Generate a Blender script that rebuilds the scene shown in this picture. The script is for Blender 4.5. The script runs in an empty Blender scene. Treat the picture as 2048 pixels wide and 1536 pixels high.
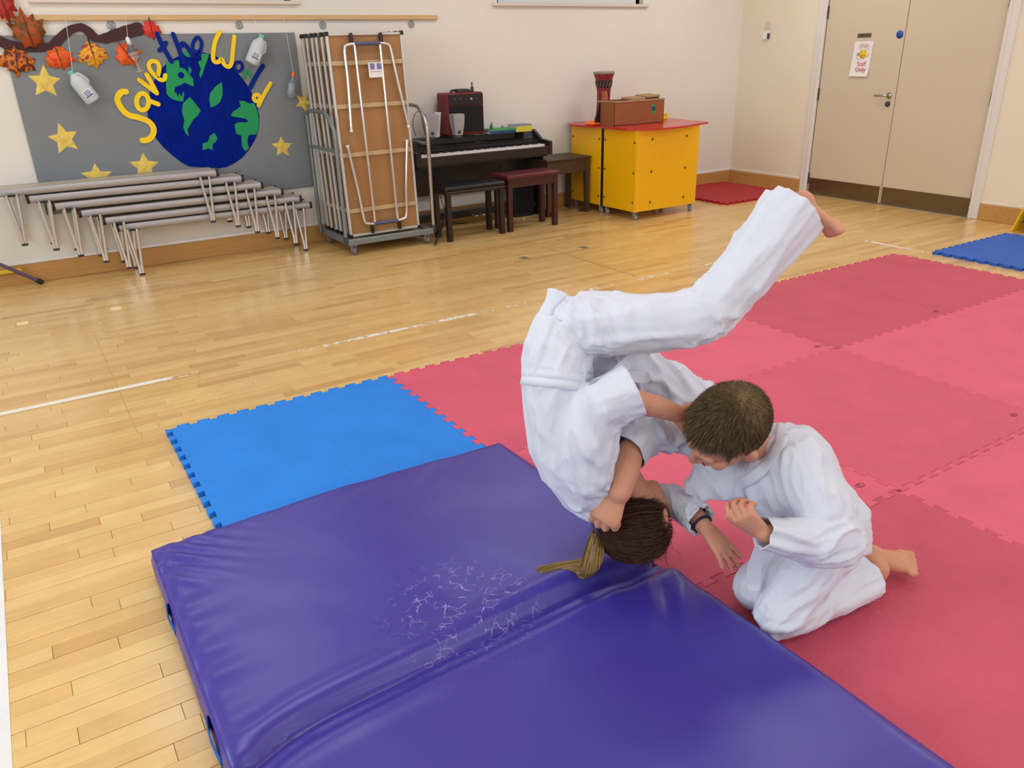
import bpy, bmesh, math, random
import numpy as np
from mathutils import Vector, Matrix, noise, Euler
random.seed(7); np.random.seed(7)
PI = math.pi
COL = bpy.context.scene.collection

# ------------------------------------------------------------------ camera
FPX, PITCH, ROLL, YAW, CH, CX, CY = 1568.38, 0.3985, -0.0282, 0.5511, 1.4248, 1020.87, 769.67
WY, RX = 6.521, 7.056            # back wall plane, right wall plane
_F = np.array([math.sin(YAW)*math.cos(PITCH), math.cos(YAW)*math.cos(PITCH), -math.sin(PITCH)])
_R0 = np.array([math.cos(YAW), -math.sin(YAW), 0.0]); _U0 = np.cross(_R0, _F)
_R = math.cos(ROLL)*_R0 + math.sin(ROLL)*_U0
_U = -math.sin(ROLL)*_R0 + math.cos(ROLL)*_U0
VF, VR, VU = Vector(_F), Vector(_R), Vector(_U)
O = Vector((0, 0, CH))
def ray(u, v): return VF + VR*((u-CX)/FPX) - VU*((v-CY)/FPX)
def at(u, v, d): return O + ray(u, v)*d                 # a point at distance d in front of where the photographer stood
def fl(u, v, z=0.0):
    r = ray(u, v); return O + r*((z-CH)/r.z)             # a point on the level z
def wp(u, v, y=WY):
    r = ray(u, v); return O + r*(y/r.y)                  # a point on the plane of the back wall
cam_d = bpy.data.cameras.new('camera'); cam = bpy.data.objects.new('camera', cam_d); COL.objects.link(cam)
cam_d.sensor_width = 36; cam_d.lens = FPX/2048*36
cam_d.shift_x = (1024-CX)/2048; cam_d.shift_y = (CY-768)/2048
m = Matrix.Identity(4)
for i in range(3): m[i][0] = VR[i]; m[i][1] = VU[i]; m[i][2] = -VF[i]; m[i][3] = O[i]
cam.matrix_world = m; cam_d.clip_start = 0.05
bpy.context.scene.camera = cam

# ------------------------------------------------------------------ light
vs = bpy.context.scene.view_settings
vs.view_transform = 'Standard'; vs.look = 'None'; vs.gamma = 1.0; vs.use_curve_mapping = False
vs.exposure = -0.16
W = bpy.data.worlds.new('sky'); bpy.context.scene.world = W; W.use_nodes = True
W.node_tree.nodes['Background'].inputs[0].default_value = (0.80, 0.90, 1.0, 1)
W.node_tree.nodes['Background'].inputs[1].default_value = 1.6
def area(name, loc, rot, sx, sy, power, col):
    l = bpy.data.lights.new(name, 'AREA'); l.shape = 'RECTANGLE'; l.size = sx; l.size_y = sy; l.energy = power; l.color = col
    o = bpy.data.objects.new(name, l); COL.objects.link(o); o.location = loc; o.rotation_euler = rot; return o
# daylight through the windows of the side and rear walls, and the ceiling panels
area('daylight_left', (-2.9, 2.2, 1.9), (0, -PI/2, 0), 1.6, 5.0, 125, (0.78, 0.89, 1.0))
area('daylight_rear', (2.4, -2.4, 1.9), (PI/2, 0, 0), 6.0, 1.6, 62, (0.86, 0.93, 1.0))
CEIL = 3.0
PANELS = [(0.6, 5.0), (3.2, 5.0), (5.8, 5.0), (0.6, 2.2), (3.2, 2.2), (5.8, 2.2), (1.9, -0.8), (4.6, -0.8)]
for i, (x, y) in enumerate(PANELS):
    area('panel_light', (x, y, CEIL-0.05), (0, 0, 0), 1.2, 0.6, 15 if x < 5 else 23, (0.94, 0.96, 1.0))

# ------------------------------------------------------------------ materials
def lin(c):
    return tuple(((x/255)/12.92 if x/255 <= 0.04045 else ((x/255+0.055)/1.055)**2.4) for x in c)
def mat(name, col, rough=0.5, metal=0.0, bump=0.0, bscale=50, var=0.0, vscale=4, spec=0.5, coat=0.0, sheen=0.0, alpha=1.0, trans=0.0, sss=0.0, bdist=0.01, stretch=None):
    M = bpy.data.materials.new(name); M.use_nodes = True; nt = M.node_tree; N = nt.nodes; L = nt.links
    b = N['Principled BSDF']; c = lin(col)
    b.inputs['Base Color'].default_value = (*c, 1); b.inputs['Roughness'].default_value = rough
    b.inputs['Metallic'].default_value = metal; b.inputs['Specular IOR Level'].default_value = spec
    b.inputs['Coat Weight'].default_value = coat; b.inputs['Sheen Weight'].default_value = sheen
    b.inputs['Transmission Weight'].default_value = trans; b.inputs['Alpha'].default_value = alpha
    if sss: b.inputs['Subsurface Weight'].default_value = sss; b.inputs['Subsurface Scale'].default_value = 0.01
    if bump or var:
        tc = N.new('ShaderNodeTexCoord'); mp = N.new('ShaderNodeMapping'); L.new(tc.outputs['Object'], mp.inputs[0])
        if stretch: mp.inputs['Scale'].default_value = stretch
    if bump:
        n = N.new('ShaderNodeTexNoise'); n.inputs['Scale'].default_value = bscale; n.inputs['Detail'].default_value = 3
        bp = N.new('ShaderNodeBump'); bp.inputs['Strength'].default_value = bump; bp.inputs['Distance'].default_value = bdist
        L.new(mp.outputs[0], n.inputs[0]); L.new(n.outputs[0], bp.inputs['Height']); L.new(bp.outputs[0], b.inputs['Normal'])
    if var:
        n = N.new('ShaderNodeTexNoise'); n.inputs['Scale'].default_value = vscale; n.inputs['Detail'].default_value = 4
        r = N.new('ShaderNodeMapRange'); r.inputs['From Min'].default_value = 0.3; r.inputs['From Max'].default_value = 0.7
        r.inputs['To Min'].default_value = 1-var; r.inputs['To Max'].default_value = 1+var*0.6
        mx = N.new('ShaderNodeVectorMath'); mx.operation = 'SCALE'; mx.inputs[0].default_value = c
        L.new(mp.outputs[0], n.inputs[0]); L.new(n.outputs[0], r.inputs[0]); L.new(r.outputs[0], mx.inputs['Scale']); L.new(mx.outputs[0], b.inputs['Base Color'])
    return M
def nodes(M): return M.node_tree.nodes, M.node_tree.links, M.node_tree.nodes['Principled BSDF']

M_wall = mat('wall_paint', (234, 230, 221), 0.75, bump=0.25, bscale=220, bdist=0.002, var=0.03, vscale=1.2, spec=0.3)
M_wallR = mat('wall_paint_warm', (234, 225, 202), 0.75, bump=0.25, bscale=220, bdist=0.002, var=0.03, vscale=1.2, spec=0.3)
M_ceil = mat('ceiling_paint', (240, 238, 232), 0.9)
M_white = mat('white_gloss', (238, 238, 238), 0.35)
M_skirt = mat('skirting_wood', (196, 146, 84), 0.4, var=0.12, vscale=6, stretch=(0.6, 6, 14))
M_rail = mat('rail_wood', (214, 178, 128), 0.45, var=0.1, vscale=8, stretch=(0.6, 8, 8))
M_door = mat('door_laminate', (210, 196, 170), 0.4, bump=0.08, bscale=120, bdist=0.002)
M_kick = mat('kick_plate', (120, 108, 84), 0.25, metal=0.75)
M_felt = mat('grey_felt', (132, 138, 143), 0.95, bump=0.4, bscale=500, bdist=0.002, var=0.05, vscale=5, spec=0.1)
M_steel = mat('brushed_steel', (176, 172, 166), 0.28, metal=0.9)
M_chrome = mat('chrome', (222, 222, 224), 0.18, metal=0.85)
M_alu = mat('dull_aluminium', (170, 169, 172), 0.40, metal=0.4, var=0.05, vscale=10)
M_benchtop = mat('bench_top', (196, 184, 168), 0.5)
M_black = mat('black_plastic', (24, 22, 22), 0.4)
M_blackw = mat('black_wood', (34, 26, 25), 0.35)
M_darkgrey = mat('dark_grey', (60, 60, 62), 0.5)
M_zinc = mat('galvanised_frame', (128, 138, 142), 0.42, metal=0.45)
M_hard = mat('hardboard', (166, 122, 74), 0.55, var=0.10, vscale=3)
M_bar = mat('raw_timber', (196, 168, 130), 0.7)
M_tabledge = mat('table_edge_trim', (206, 204, 198), 0.35, metal=0.3)
M_purplegrey = mat('purple_sleeve', (88, 84, 120), 0.5)
M_paper = mat('paper', (236, 234, 232), 0.8)
M_yellow = mat('yellow_laminate', (246, 186, 8), 0.32, spec=0.5)
M_redtop = mat('red_laminate', (198, 52, 50), 0.22)
M_card = mat('brown_cardboard', (150, 88, 52), 0.8, var=0.06)
M_cardin = mat('cardboard_edges', (176, 140, 100), 0.85)
M_green = mat('green_paint', (0, 150, 84), 0.6)
M_navy = mat('navy_paint', (0, 30, 134), 0.8, spec=0.1, var=0.22, vscale=5, stretch=(6, 1, 1.2))
M_letty = mat('yellow_letter', (250, 214, 10), 0.6)
M_letb = mat('navy_letter', (16, 42, 136), 0.8, spec=0.1)
M_star = mat('gold_star', (236, 206, 96), 0.5, var=0.22, vscale=30, bump=0.5, bscale=60)
M_maroon = mat('maroon_vinyl', (92, 30, 40), 0.4)
M_mahog = mat('mahogany', (64, 26, 22), 0.4)
M_brownb = mat('dark_brown_wood', (72, 54, 40), 0.45, var=0.1, vscale=6)
M_ivory = mat('piano_keys', (232, 228, 226), 0.3)
M_redpaint = mat('red_vinyl', (120, 32, 34), 0.5)
M_glass = mat('clear_glass', (240, 246, 248), 0.03, trans=1.0)
M_clear = mat('clear_plastic', (225, 235, 238), 0.12, trans=0.85)
M_milk = mat('milky_plastic', (214, 222, 226), 0.35, trans=0.15)
M_teal = mat('teal_cap', (110, 200, 180), 0.5)
M_bluelab = mat('blue_print', (40, 60, 130), 0.5)
M_orange = mat('orange_plastic', (250, 120, 20), 0.35)
M_branch = mat('brown_felt', (72, 42, 46), 0.9)
M_blueS = mat('blue_sign', (20, 80, 170), 0.35)
M_redink = mat('red_ink', (200, 50, 70), 0.7)
M_greyink = mat('grey_ink', (150, 150, 158), 0.7)
M_emoji = mat('yellow_ink', (246, 206, 50), 0.7)
M_caster = mat('caster_grey', (150, 152, 158), 0.4)
M_casterb = mat('caster_bluegrey', (112, 112, 132), 0.45)
M_string = mat('white_string', (230, 228, 224), 0.8)
M_gap = mat('joint_dark', (110, 80, 46), 0.9)
M_band = mat('navy_band', (24, 18, 60), 0.5)
M_strap = mat('blue_webbing', (10, 96, 190), 0.6)
M_eva_edge = mat('grey_foam_edge', (96, 96, 110), 0.8)

def leafmat(name, c1, c2, c3):
    M = mat(name, c1, 0.65); N, L, b = nodes(M)
    tc = N.new('ShaderNodeTexCoord'); n = N.new('ShaderNodeTexNoise'); n.inputs['Scale'].default_value = 26; n.inputs['Detail'].default_value = 3
    r = N.new('ShaderNodeValToRGB'); e = r.color_ramp.elements
    e[0].position = 0.40; e[0].color = (*lin(c1), 1); e[1].position = 0.60; e[1].color = (*lin(c3), 1)
    k = e.new(0.5); k.color = (*lin(c2), 1)
    L.new(tc.outputs['Object'], n.inputs[0]); L.new(n.outputs[0], r.inputs[0]); L.new(r.outputs[0], b.inputs['Base Color'])
    return M

def floor_mat():
    M = mat('maple_strips', (222, 180, 112), 0.30, spec=0.45, coat=0.45); N, L, b = nodes(M)
    b.inputs['Coat Roughness'].default_value = 0.12
    tc = N.new('ShaderNodeTexCoord'); oi = N.new('ShaderNodeObjectInfo'); ge = N.new('ShaderNodeNewGeometry')
    add = N.new('ShaderNodeMath'); add.operation = 'ADD'; L.new(oi.outputs['Random'], add.inputs[0]); L.new(ge.outputs['Random Per Island'], add.inputs[1])
    fr = N.new('ShaderNodeMath'); fr.operation = 'FRACT'; L.new(add.outputs[0], fr.inputs[0])
    r = N.new('ShaderNodeValToRGB'); e = r.color_ramp.elements
    e[0].position = 0; e[0].color = (*lin((206, 162, 98)), 1); e[1].position = 1; e[1].color = (*lin((232, 196, 128)), 1)
    for p, c in ((0.15, (219, 178, 110)), (0.5, (224, 184, 116)), (0.85, (229, 191, 123))): k = e.new(p); k.color = (*lin(c), 1)
    L.new(fr.outputs[0], r.inputs[0])
    # grain runs along x; offset each strip
    mp = N.new('ShaderNodeMapping'); mp.inputs['Scale'].default_value = (2.2, 26, 1)
    sc = N.new('ShaderNodeVectorMath'); sc.operation = 'ADD'; cb = N.new('ShaderNodeCombineXYZ')
    ml = N.new('ShaderNodeMath'); ml.operation = 'MULTIPLY'; ml.inputs[1].default_value = 37; L.new(fr.outputs[0], ml.inputs[0]); L.new(ml.outputs[0], cb.inputs[0])
    L.new(ge.outputs['Position'], sc.inputs[0]); L.new(cb.outputs[0], sc.inputs[1]); L.new(sc.outputs[0], mp.inputs[0])
    n = N.new('ShaderNodeTexNoise'); n.inputs['Scale'].default_value = 2.0; n.inputs['Detail'].default_value = 5; n.inputs['Distortion'].default_value = 0.6
    L.new(mp.outputs[0], n.inputs[0])
    n2 = N.new('ShaderNodeTexNoise'); n2.inputs['Scale'].default_value = 9; n2.inputs['Detail'].default_value = 4; L.new(ge.outputs['Position'], n2.inputs[0])
    mr = N.new('ShaderNodeMapRange'); mr.inputs['From Min'].default_value = 0.3; mr.inputs['From Max'].default_value = 0.72; mr.inputs['To Min'].default_value = 0.93; mr.inputs['To Max'].default_value = 1.05
    L.new(n.outputs[0], mr.inputs[0])
    mr2 = N.new('ShaderNodeMapRange'); mr2.inputs['From Min'].default_value = 0.3; mr2.inputs['From Max'].default_value = 0.7; mr2.inputs['To Min'].default_value = 0.94; mr2.inputs['To Max'].default_value = 1.03
    L.new(n2.outputs[0], mr2.inputs[0])
    mm = N.new('ShaderNodeMath'); mm.operation = 'MULTIPLY'; L.new(mr.outputs[0], mm.inputs[0]); L.new(mr2.outputs[0], mm.inputs[1])
    # dark knots and scuffs
    vo = N.new('ShaderNodeTexNoise'); vo.inputs['Scale'].default_value = 14; vo.inputs['Detail'].default_value = 2
    mp2 = N.new('ShaderNodeMapping'); mp2.inputs['Scale'].default_value = (0.7, 1.5, 1); mp2.inputs['Location'].default_value = (3, 7, 0); L.new(ge.outputs['Position'], mp2.inputs[0]); L.new(mp2.outputs[0], vo.inputs[0])
    kr = N.new('ShaderNodeMapRange'); kr.inputs['From Min'].default_value = 0.74; kr.inputs['From Max'].default_value = 0.84; kr.inputs['To Min'].default_value = 1.0; kr.inputs['To Max'].default_value = 0.6
    L.new(vo.outputs[0], kr.inputs[0]); m3 = N.new('ShaderNodeMath'); m3.operation = 'MULTIPLY'; L.new(mm.outputs[0], m3.inputs[0]); L.new(kr.outputs[0], m3.inputs[1])
    mx = N.new('ShaderNodeVectorMath'); mx.operation = 'SCALE'; L.new(r.outputs[0], mx.inputs[0]); L.new(m3.outputs[0], mx.inputs['Scale']); L.new(mx.outputs[0], b.inputs['Base Color'])
    rr = N.new('ShaderNodeMapRange'); rr.inputs['To Min'].default_value = 0.10; rr.inputs['To Max'].default_value = 0.26; L.new(n2.outputs[0], rr.inputs[0]); L.new(rr.outputs[0], b.inputs['Coat Roughness'])
    return M
M_floor = floor_mat()

def eva_mat(name, col):
    M = mat(name, col, 0.62, spec=0.35); N, L, b = nodes(M)
    tc = N.new('ShaderNodeTexCoord'); oi = N.new('ShaderNodeObjectInfo')
    n = N.new('ShaderNodeTexNoise'); n.inputs['Scale'].default_value = 5; n.inputs['Detail'].default_value = 5; n.inputs['Distortion'].default_value = 0.3
    ge = N.new('ShaderNodeNewGeometry'); L.new(ge.outputs['Position'], n.inputs[0])
    mr = N.new('ShaderNodeMapRange'); mr.inputs['From Min'].default_value = 0.3; mr.inputs['From Max'].default_value = 0.7; mr.inputs['To Min'].default_value = 0.94; mr.inputs['To Max'].default_value = 1.05
    L.new(n.outputs[0], mr.inputs[0])
    mx = N.new('ShaderNodeVectorMath'); mx.operation = 'SCALE'; L.new(oi.outputs['Color'], mx.inputs[0]); L.new(mr.outputs[0], mx.inputs['Scale']); L.new(mx.outputs[0], b.inputs['Base Color'])
    # fine basket-weave relief
    ck = N.new('ShaderNodeTexChecker'); ck.inputs['Scale'].default_value = 36; L.new(ge.outputs['Position'], ck.inputs[0])
    w1 = N.new('ShaderNodeTexWave'); w1.inputs['Scale'].default_value = 55; w1.bands_direction = 'X'; L.new(ge.outputs['Position'], w1.inputs[0])
    w2 = N.new('ShaderNodeTexWave'); w2.inputs['Scale'].default_value = 55; w2.bands_direction = 'Y'; L.new(ge.outputs['Position'], w2.inputs[0])
    mi = N.new('ShaderNodeMix'); L.new(ck.outputs['Fac'], mi.inputs[0]); L.new(w1.outputs['Fac'], mi.inputs[2]); L.new(w2.outputs['Fac'], mi.inputs[3])
    bp = N.new('ShaderNodeBump'); bp.inputs['Strength'].default_value = 0.5; bp.inputs['Distance'].default_value = 0.0012
    L.new(mi.outputs[0], bp.inputs['Height']); L.new(bp.outputs[0], b.inputs['Normal'])
    return M
M_eva = eva_mat('foam_mat', (222, 90, 112))

def vinyl_mat():
    M = mat('purple_vinyl', (84, 68, 168), 0.33, spec=0.55); N, L, b = nodes(M)
    ge = N.new('ShaderNodeNewGeometry')
    n = N.new('ShaderNodeTexNoise'); n.inputs['Scale'].default_value = 5; n.inputs['Detail'].default_value = 4; n.inputs['Distortion'].default_value = 0.3
    L.new(ge.outputs['Position'], n.inputs[0])
    bp = N.new('ShaderNodeBump'); bp.inputs['Strength'].default_value = 0.25; bp.inputs['Distance'].default_value = 0.010
    L.new(n.outputs[0], bp.inputs['Height']); L.new(bp.outputs[0], b.inputs['Normal'])
    # scratch marks: thin cell borders, inside one worn patch
    vo = N.new('ShaderNodeTexVoronoi'); vo.feature = 'DISTANCE_TO_EDGE'; vo.inputs['Scale'].default_value = 30
    wn = N.new('ShaderNodeTexNoise'); wn.inputs['Scale'].default_value = 9; wn.inputs['Detail'].default_value = 4
    L.new(ge.outputs['Position'], wn.inputs[0])
    ma = N.new('ShaderNodeVectorMath'); ma.operation = 'MULTIPLY_ADD'; ma.inputs[1].default_value = (0.12, 0.12, 0.12)
    L.new(wn.outputs['Color'], ma.inputs[0]); L.new(ge.outputs['Position'], ma.inputs[2]); L.new(ma.outputs[0], vo.inputs[0])
    e1 = N.new('ShaderNodeMapRange'); e1.inputs['From Min'].default_value = 0.01; e1.inputs['From Max'].default_value = 0.045; e1.inputs['To Min'].default_value = 0.8; e1.inputs['To Max'].default_value = 0
    L.new(vo.outputs['Distance'], e1.inputs[0])
    di = N.new('ShaderNodeVectorMath'); di.operation = 'DISTANCE'; c0 = fl(930, 1225, 0.1); di.inputs[1].default_value = c0
    L.new(ge.outputs['Position'], di.inputs[0])
    e2 = N.new('ShaderNodeMapRange'); e2.inputs['From Min'].default_value = 0.08; e2.inputs['From Max'].default_value = 0.24; e2.inputs['To Min'].default_value = 1; e2.inputs['To Max'].default_value = 0
    L.new(di.outputs['Value'], e2.inputs[0])
    n3 = N.new('ShaderNodeTexNoise'); n3.inputs['Scale'].default_value = 30; n3.inputs['Detail'].default_value = 2; L.new(ge.outputs['Position'], n3.inputs[0])
    e3 = N.new('ShaderNodeMapRange'); e3.inputs['From Min'].default_value = 0.47; e3.inputs['From Max'].default_value = 0.58; L.new(n3.outputs[0], e3.inputs[0])
    a = N.new('ShaderNodeMath'); a.operation = 'MULTIPLY'; L.new(e1.outputs[0], a.inputs[0]); L.new(e2.outputs[0], a.inputs[1])
    a2 = N.new('ShaderNodeMath'); a2.operation = 'MULTIPLY'; L.new(a.outputs[0], a2.inputs[0]); L.new(e3.outputs[0], a2.inputs[1])
    mi = N.new('ShaderNodeMix'); mi.data_type = 'RGBA'; mi.inputs[6].default_value = (*lin((60, 50, 150)), 1); mi.inputs[7].default_value = (*lin((176, 164, 214)), 1)
    L.new(a2.outputs[0], mi.inputs[0]); L.new(mi.outputs[2], b.inputs['Base Color'])
    return M
M_vinyl = vinyl_mat()

def line_mat():
    M = mat('worn_white_line', (236, 232, 220), 0.6); N, L, b = nodes(M)
    ge = N.new('ShaderNodeNewGeometry'); mp = N.new('ShaderNodeMapping'); mp.inputs['Scale'].default_value = (1.0, 1.6, 1)
    n = N.new('ShaderNodeTexNoise'); n.inputs['Scale'].default_value = 22; n.inputs['Detail'].default_value = 5
    n2 = N.new('ShaderNodeTexNoise'); n2.inputs['Scale'].default_value = 1.6; n2.inputs['Detail'].default_value = 1
    L.new(ge.outputs['Position'], mp.inputs[0]); L.new(mp.outputs[0], n.inputs[0]); L.new(ge.outputs['Position'], n2.inputs[0])
    sx = N.new('ShaderNodeSeparateXYZ'); L.new(ge.outputs['Position'], sx.inputs[0])
    wx = N.new('ShaderNodeMapRange'); wx.inputs['From Min'].default_value = 0.05; wx.inputs['From Max'].default_value = 0.6; wx.inputs['To Min'].default_value = 0.30; wx.inputs['To Max'].default_value = -0.02
    L.new(sx.outputs[0], wx.inputs[0])
    ad = N.new('ShaderNodeMath'); ad.operation = 'ADD'; L.new(n.outputs[0], ad.inputs[0]); L.new(wx.outputs[0], ad.inputs[1])
    ad2 = N.new('ShaderNodeMath'); ad2.operation = 'ADD'; L.new(ad.outputs[0], ad2.inputs[0])
    s2 = N.new('ShaderNodeMapRange'); s2.inputs['From Min'].default_value = 0.35; s2.inputs['From Max'].default_value = 0.65; s2.inputs['To Min'].default_value = -0.14; s2.inputs['To Max'].default_value = 0.14
    L.new(n2.outputs[0], s2.inputs[0]); L.new(s2.outputs[0], ad2.inputs[1])
    al = N.new('ShaderNodeMapRange'); al.inputs['From Min'].default_value = 0.50; al.inputs['From Max'].default_value = 0.56; L.new(ad2.outputs[0], al.inputs[0])
    L.new(al.outputs[0], b.inputs['Alpha'])
    return M
M_line = line_mat()
M_linesolid = mat('white_line_paint', (232, 232, 230), 0.5, var=0.06)

# ------------------------------------------------------------------ mesh helpers
class MB:
    def __init__(s): s.v = []; s.f = []; s.m = []; s.sm = []
    def add(s, vs, fs, mi=0, smooth=False):
        b = len(s.v); s.v += [tuple(v) for v in vs]; s.f += [tuple(i+b for i in f) for f in fs]; s.m += [mi]*len(fs); s.sm += [smooth]*len(fs)
    def box(s, c, size, rot=None, ch=0.0, mi=0):
        hx, hy, hz = size[0]/2, size[1]/2, size[2]/2; ch = min(ch, hx*0.9, hy*0.9, hz*0.9)
        R = rot if rot is not None else Matrix.Identity(3); c = Vector(c)
        if ch <= 0:
            vs = [c+R@Vector((x*hx, y*hy, z*hz)) for z in (-1, 1) for y in (-1, 1) for x in (-1, 1)]
            fs = [(0, 2, 3, 1), (4, 5, 7, 6), (0, 1, 5, 4), (2, 6, 7, 3), (0, 4, 6, 2), (1, 3, 7, 5)]
        else:
            vs = []; idx = {}
            for x in (-1, 1):
                for y in (-1, 1):
                    for z in (-1, 1):
                        for a in range(3):
                            h = [hx-ch, hy-ch, hz-ch]; h[a] += ch
                            idx[(x, y, z, a)] = len(vs); vs.append(c+R@Vector((x*h[0], y*h[1], z*h[2])))
            fs = []
            for a in range(3):
                for sg in (-1, 1):
                    o = [i for i in range(3) if i != a]; q = []
                    for (p1, p2) in ((-1, -1), (1, -1), (1, 1), (-1, 1)):
                        k = [0, 0, 0]; k[a] = sg; k[o[0]] = p1; k[o[1]] = p2; q.append(idx[(*k, a)])
                    fs.append(tuple(q))
            for a in range(3):
                o = [i for i in range(3) if i != a]
                for p1 in (-1, 1):
                    for p2 in (-1, 1):
                        q = []
                        for e, ax in ((-1, o[0]), (1, o[0]), (1, o[1]), (-1, o[1])):
                            k = [0, 0, 0]; k[a] = e; k[o[0]] = p1; k[o[1]] = p2; q.append(idx[(*k, ax)])
                        fs.append(tuple(q))
            for x in (-1, 1):
                for y in (-1, 1):
                    for z in (-1, 1): fs.append(tuple(idx[(x, y, z, a)] for a in range(3)))
        s.add(vs, fs, mi)
    def bb(s, lo, hi, ch=0.0, mi=0):
        s.box([(a+b)/2 for a, b in zip(lo, hi)], [abs(b-a) for a, b in zip(lo, hi)], None, ch, mi)
    def ring(s, c, ax, r, n, ry=None, up=None):
        ax = Vector(ax).normalized(); u = Vector(up) if up is not None else (Vector((0, 0, 1)) if abs(ax.z) < 0.9 else Vector((1, 0, 0)))
        u = (u-ax*u.dot(ax)).normalized(); w = ax.cross(u); ry = r if ry is None else ry
        return [Vector(c)+u*(r*math.cos(2*PI*i/n))+w*(ry*math.sin(2*PI*i/n)) for i in range(n)]
    def loft(s, rings, closed=False, mi=0, smooth=True, caps=True):
        n = len(rings[0]); vs = [v for r in rings for v in r]; fs = []; k = len(rings)
        for j in range(k if closed else k-1):
            for i in range(n):
                a = j*n+i; b = j*n+(i+1) % n; c = ((j+1) % k)*n+(i+1) % n; d = ((j+1) % k)*n+i; fs.append((a, b, c, d))
        s.add(vs, fs, mi, smooth)
        if caps and not closed:
            s.add(rings[0], [tuple(range(n))[::-1]], mi); s.add(rings[-1], [tuple(range(n))], mi)
    def cyl(s, a, b, r, n=12, r2=None, mi=0):
        a = Vector(a); b = Vector(b); s.loft([s.ring(a, b-a, r, n), s.ring(b, b-a, r if r2 is None else r2, n)], mi=mi)
    def tube(s, pts, r, n=8, mi=0, closed=False):
        pts = [Vector(p) for p in pts]; k = len(pts); rings = []; up = None
        for i in range(k):
            if closed: d = pts[(i+1) % k]-pts[i-1]
            else: d = pts[min(i+1, k-1)]-pts[max(i-1, 0)]
            d.normalize()
            if up is None: up = Vector((0, 0, 1)) if abs(d.z) < 0.9 else Vector((1, 0, 0))
            up = (up-d*up.dot(d)).normalized()
            rr = r[i] if hasattr(r, '__len__') else r
            rings.append(s.ring(pts[i], d, rr, n, up=up))
        s.loft(rings, closed, mi)
    def lathe(s, c, prof, n=20, axis=(0, 0, 1), mi=0):
        ax = Vector(axis).normalized(); s.loft([s.ring(Vector(c)+ax*h, ax, max(r, 1e-4), n) for r, h in prof], mi=mi)
    def sph(s, c, r, n=12, R=None, mi=0):
        r = (r, r, r) if not hasattr(r, '__len__') else r; vs = []; fs = []; m_ = n//2+1; R = R or Matrix.Identity(3); c = Vector(c)
        vs.append(c+R@Vector((0, 0, r[2])))
        for j in range(1, m_):
            t = PI*j/m_
            for i in range(n):
                p = 2*PI*i/n; vs.append(c+R@Vector((r[0]*math.sin(t)*math.cos(p), r[1]*math.sin(t)*math.sin(p), r[2]*math.cos(t))))
        vs.append(c+R@Vector((0, 0, -r[2]))); L_ = len(vs)-1
        for i in range(n): fs.append((0, 1+i, 1+(i+1) % n))
        for j in range(m_-2):
            for i in range(n): a = 1+j*n+i; b = 1+j*n+(i+1) % n; fs.append((a, a+n, b+n, b))
        for i in range(n): fs.append((L_, 1+(m_-2)*n+(i+1) % n, 1+(m_-2)*n+i))
        s.add(vs, fs, mi, True)
    def poly(s, pts, thick, mi=0, both=True):
        """pts: 3-D outline, thick: vector to extrude by"""
        n = len(pts); t = Vector(thick); A = [Vector(p) for p in pts]; Bq = [p+t for p in A]
        s.add(A+Bq, [tuple(range(n))[::-1], tuple(range(n, 2*n))]+[(i, (i+1) % n, n+(i+1) % n, n+i) for i in range(n)], mi)
    def strip(s, pts, w, thick, nrm, mi=0):
        """flat painted-paper stroke along pts"""
        nrm = Vector(nrm).normalized(); t = nrm*thick; pts = [Vector(p) for p in pts]; k = len(pts); Lft = []; Rt = []
        for i in range(k):
            d = (pts[min(i+1, k-1)]-pts[max(i-1, 0)]).normalized(); sd = d.cross(nrm).normalized(); ww = w[i] if hasattr(w, '__len__') else w
            Lft.append(pts[i]+sd*ww/2); Rt.append(pts[i]-sd*ww/2)
        vs = [p+t for p in Lft]+[p+t for p in Rt]+Lft+Rt; fs = []
        for i in range(k-1):
            fs += [(i, i+1, k+i+1, k+i), (2*k+i, 3*k+i, 3*k+i+1, 2*k+i+1), (i, 2*k+i, 2*k+i+1, i+1), (k+i, k+i+1, 3*k+i+1, 3*k+i)]
        s.add(vs, fs, mi)
        for p, ww in ((pts[0], w[0] if hasattr(w, '__len__') else w), (pts[-1], w[-1] if hasattr(w, '__len__') else w)):
            s.loft([s.ring(p, nrm, ww/2, 12), s.ring(p+t*0.98, nrm, ww/2, 12)], mi=mi, smooth=False)
    def mesh(s, name, mats, fix=True):
        me = bpy.data.meshes.new(name); me.from_pydata(s.v, [], s.f)
        for m_ in (mats if isinstance(mats, (list, tuple)) else [mats]): me.materials.append(m_)
        me.polygons.foreach_set('material_index', s.m); me.polygons.foreach_set('use_smooth', s.sm)
        if fix:
            b = bmesh.new(); b.from_mesh(me); bmesh.ops.recalc_face_normals(b, faces=b.faces); b.to_mesh(me); b.free()
        me.update(); return me
    def obj(s, name, mats, parent=None, **kw):
        o = bpy.data.objects.new(name, s.mesh(name, mats)); COL.objects.link(o)
        if parent is not None: o.parent = parent; o.matrix_parent_inverse = parent.matrix_world.inverted() if False else Matrix.Translation(-parent.location) if parent.get('_e') else Matrix.Identity(4)
        tag(o, **kw); return o
def tag(o, label=None, cat=None, group=None, kind=None):
    if label: o['label'] = label
    if cat: o['category'] = cat
    if group: o['group'] = group
    if kind: o['kind'] = kind
    return o
def thing(name, loc, label, cat, group=None):
    """an Empty at the thing's base; parts are modelled in world coordinates and parented with the inverse offset"""
    o = bpy.data.objects.new(name, None); COL.objects.link(o); o.location = loc; o['_e'] = 1; o.empty_display_size = 0.05
    tag(o, label, cat, group); return o
def struct(name, mb, mats, parent=None):
    o = mb.obj(name, mats, parent); o['kind'] = 'structure'; return o
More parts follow.
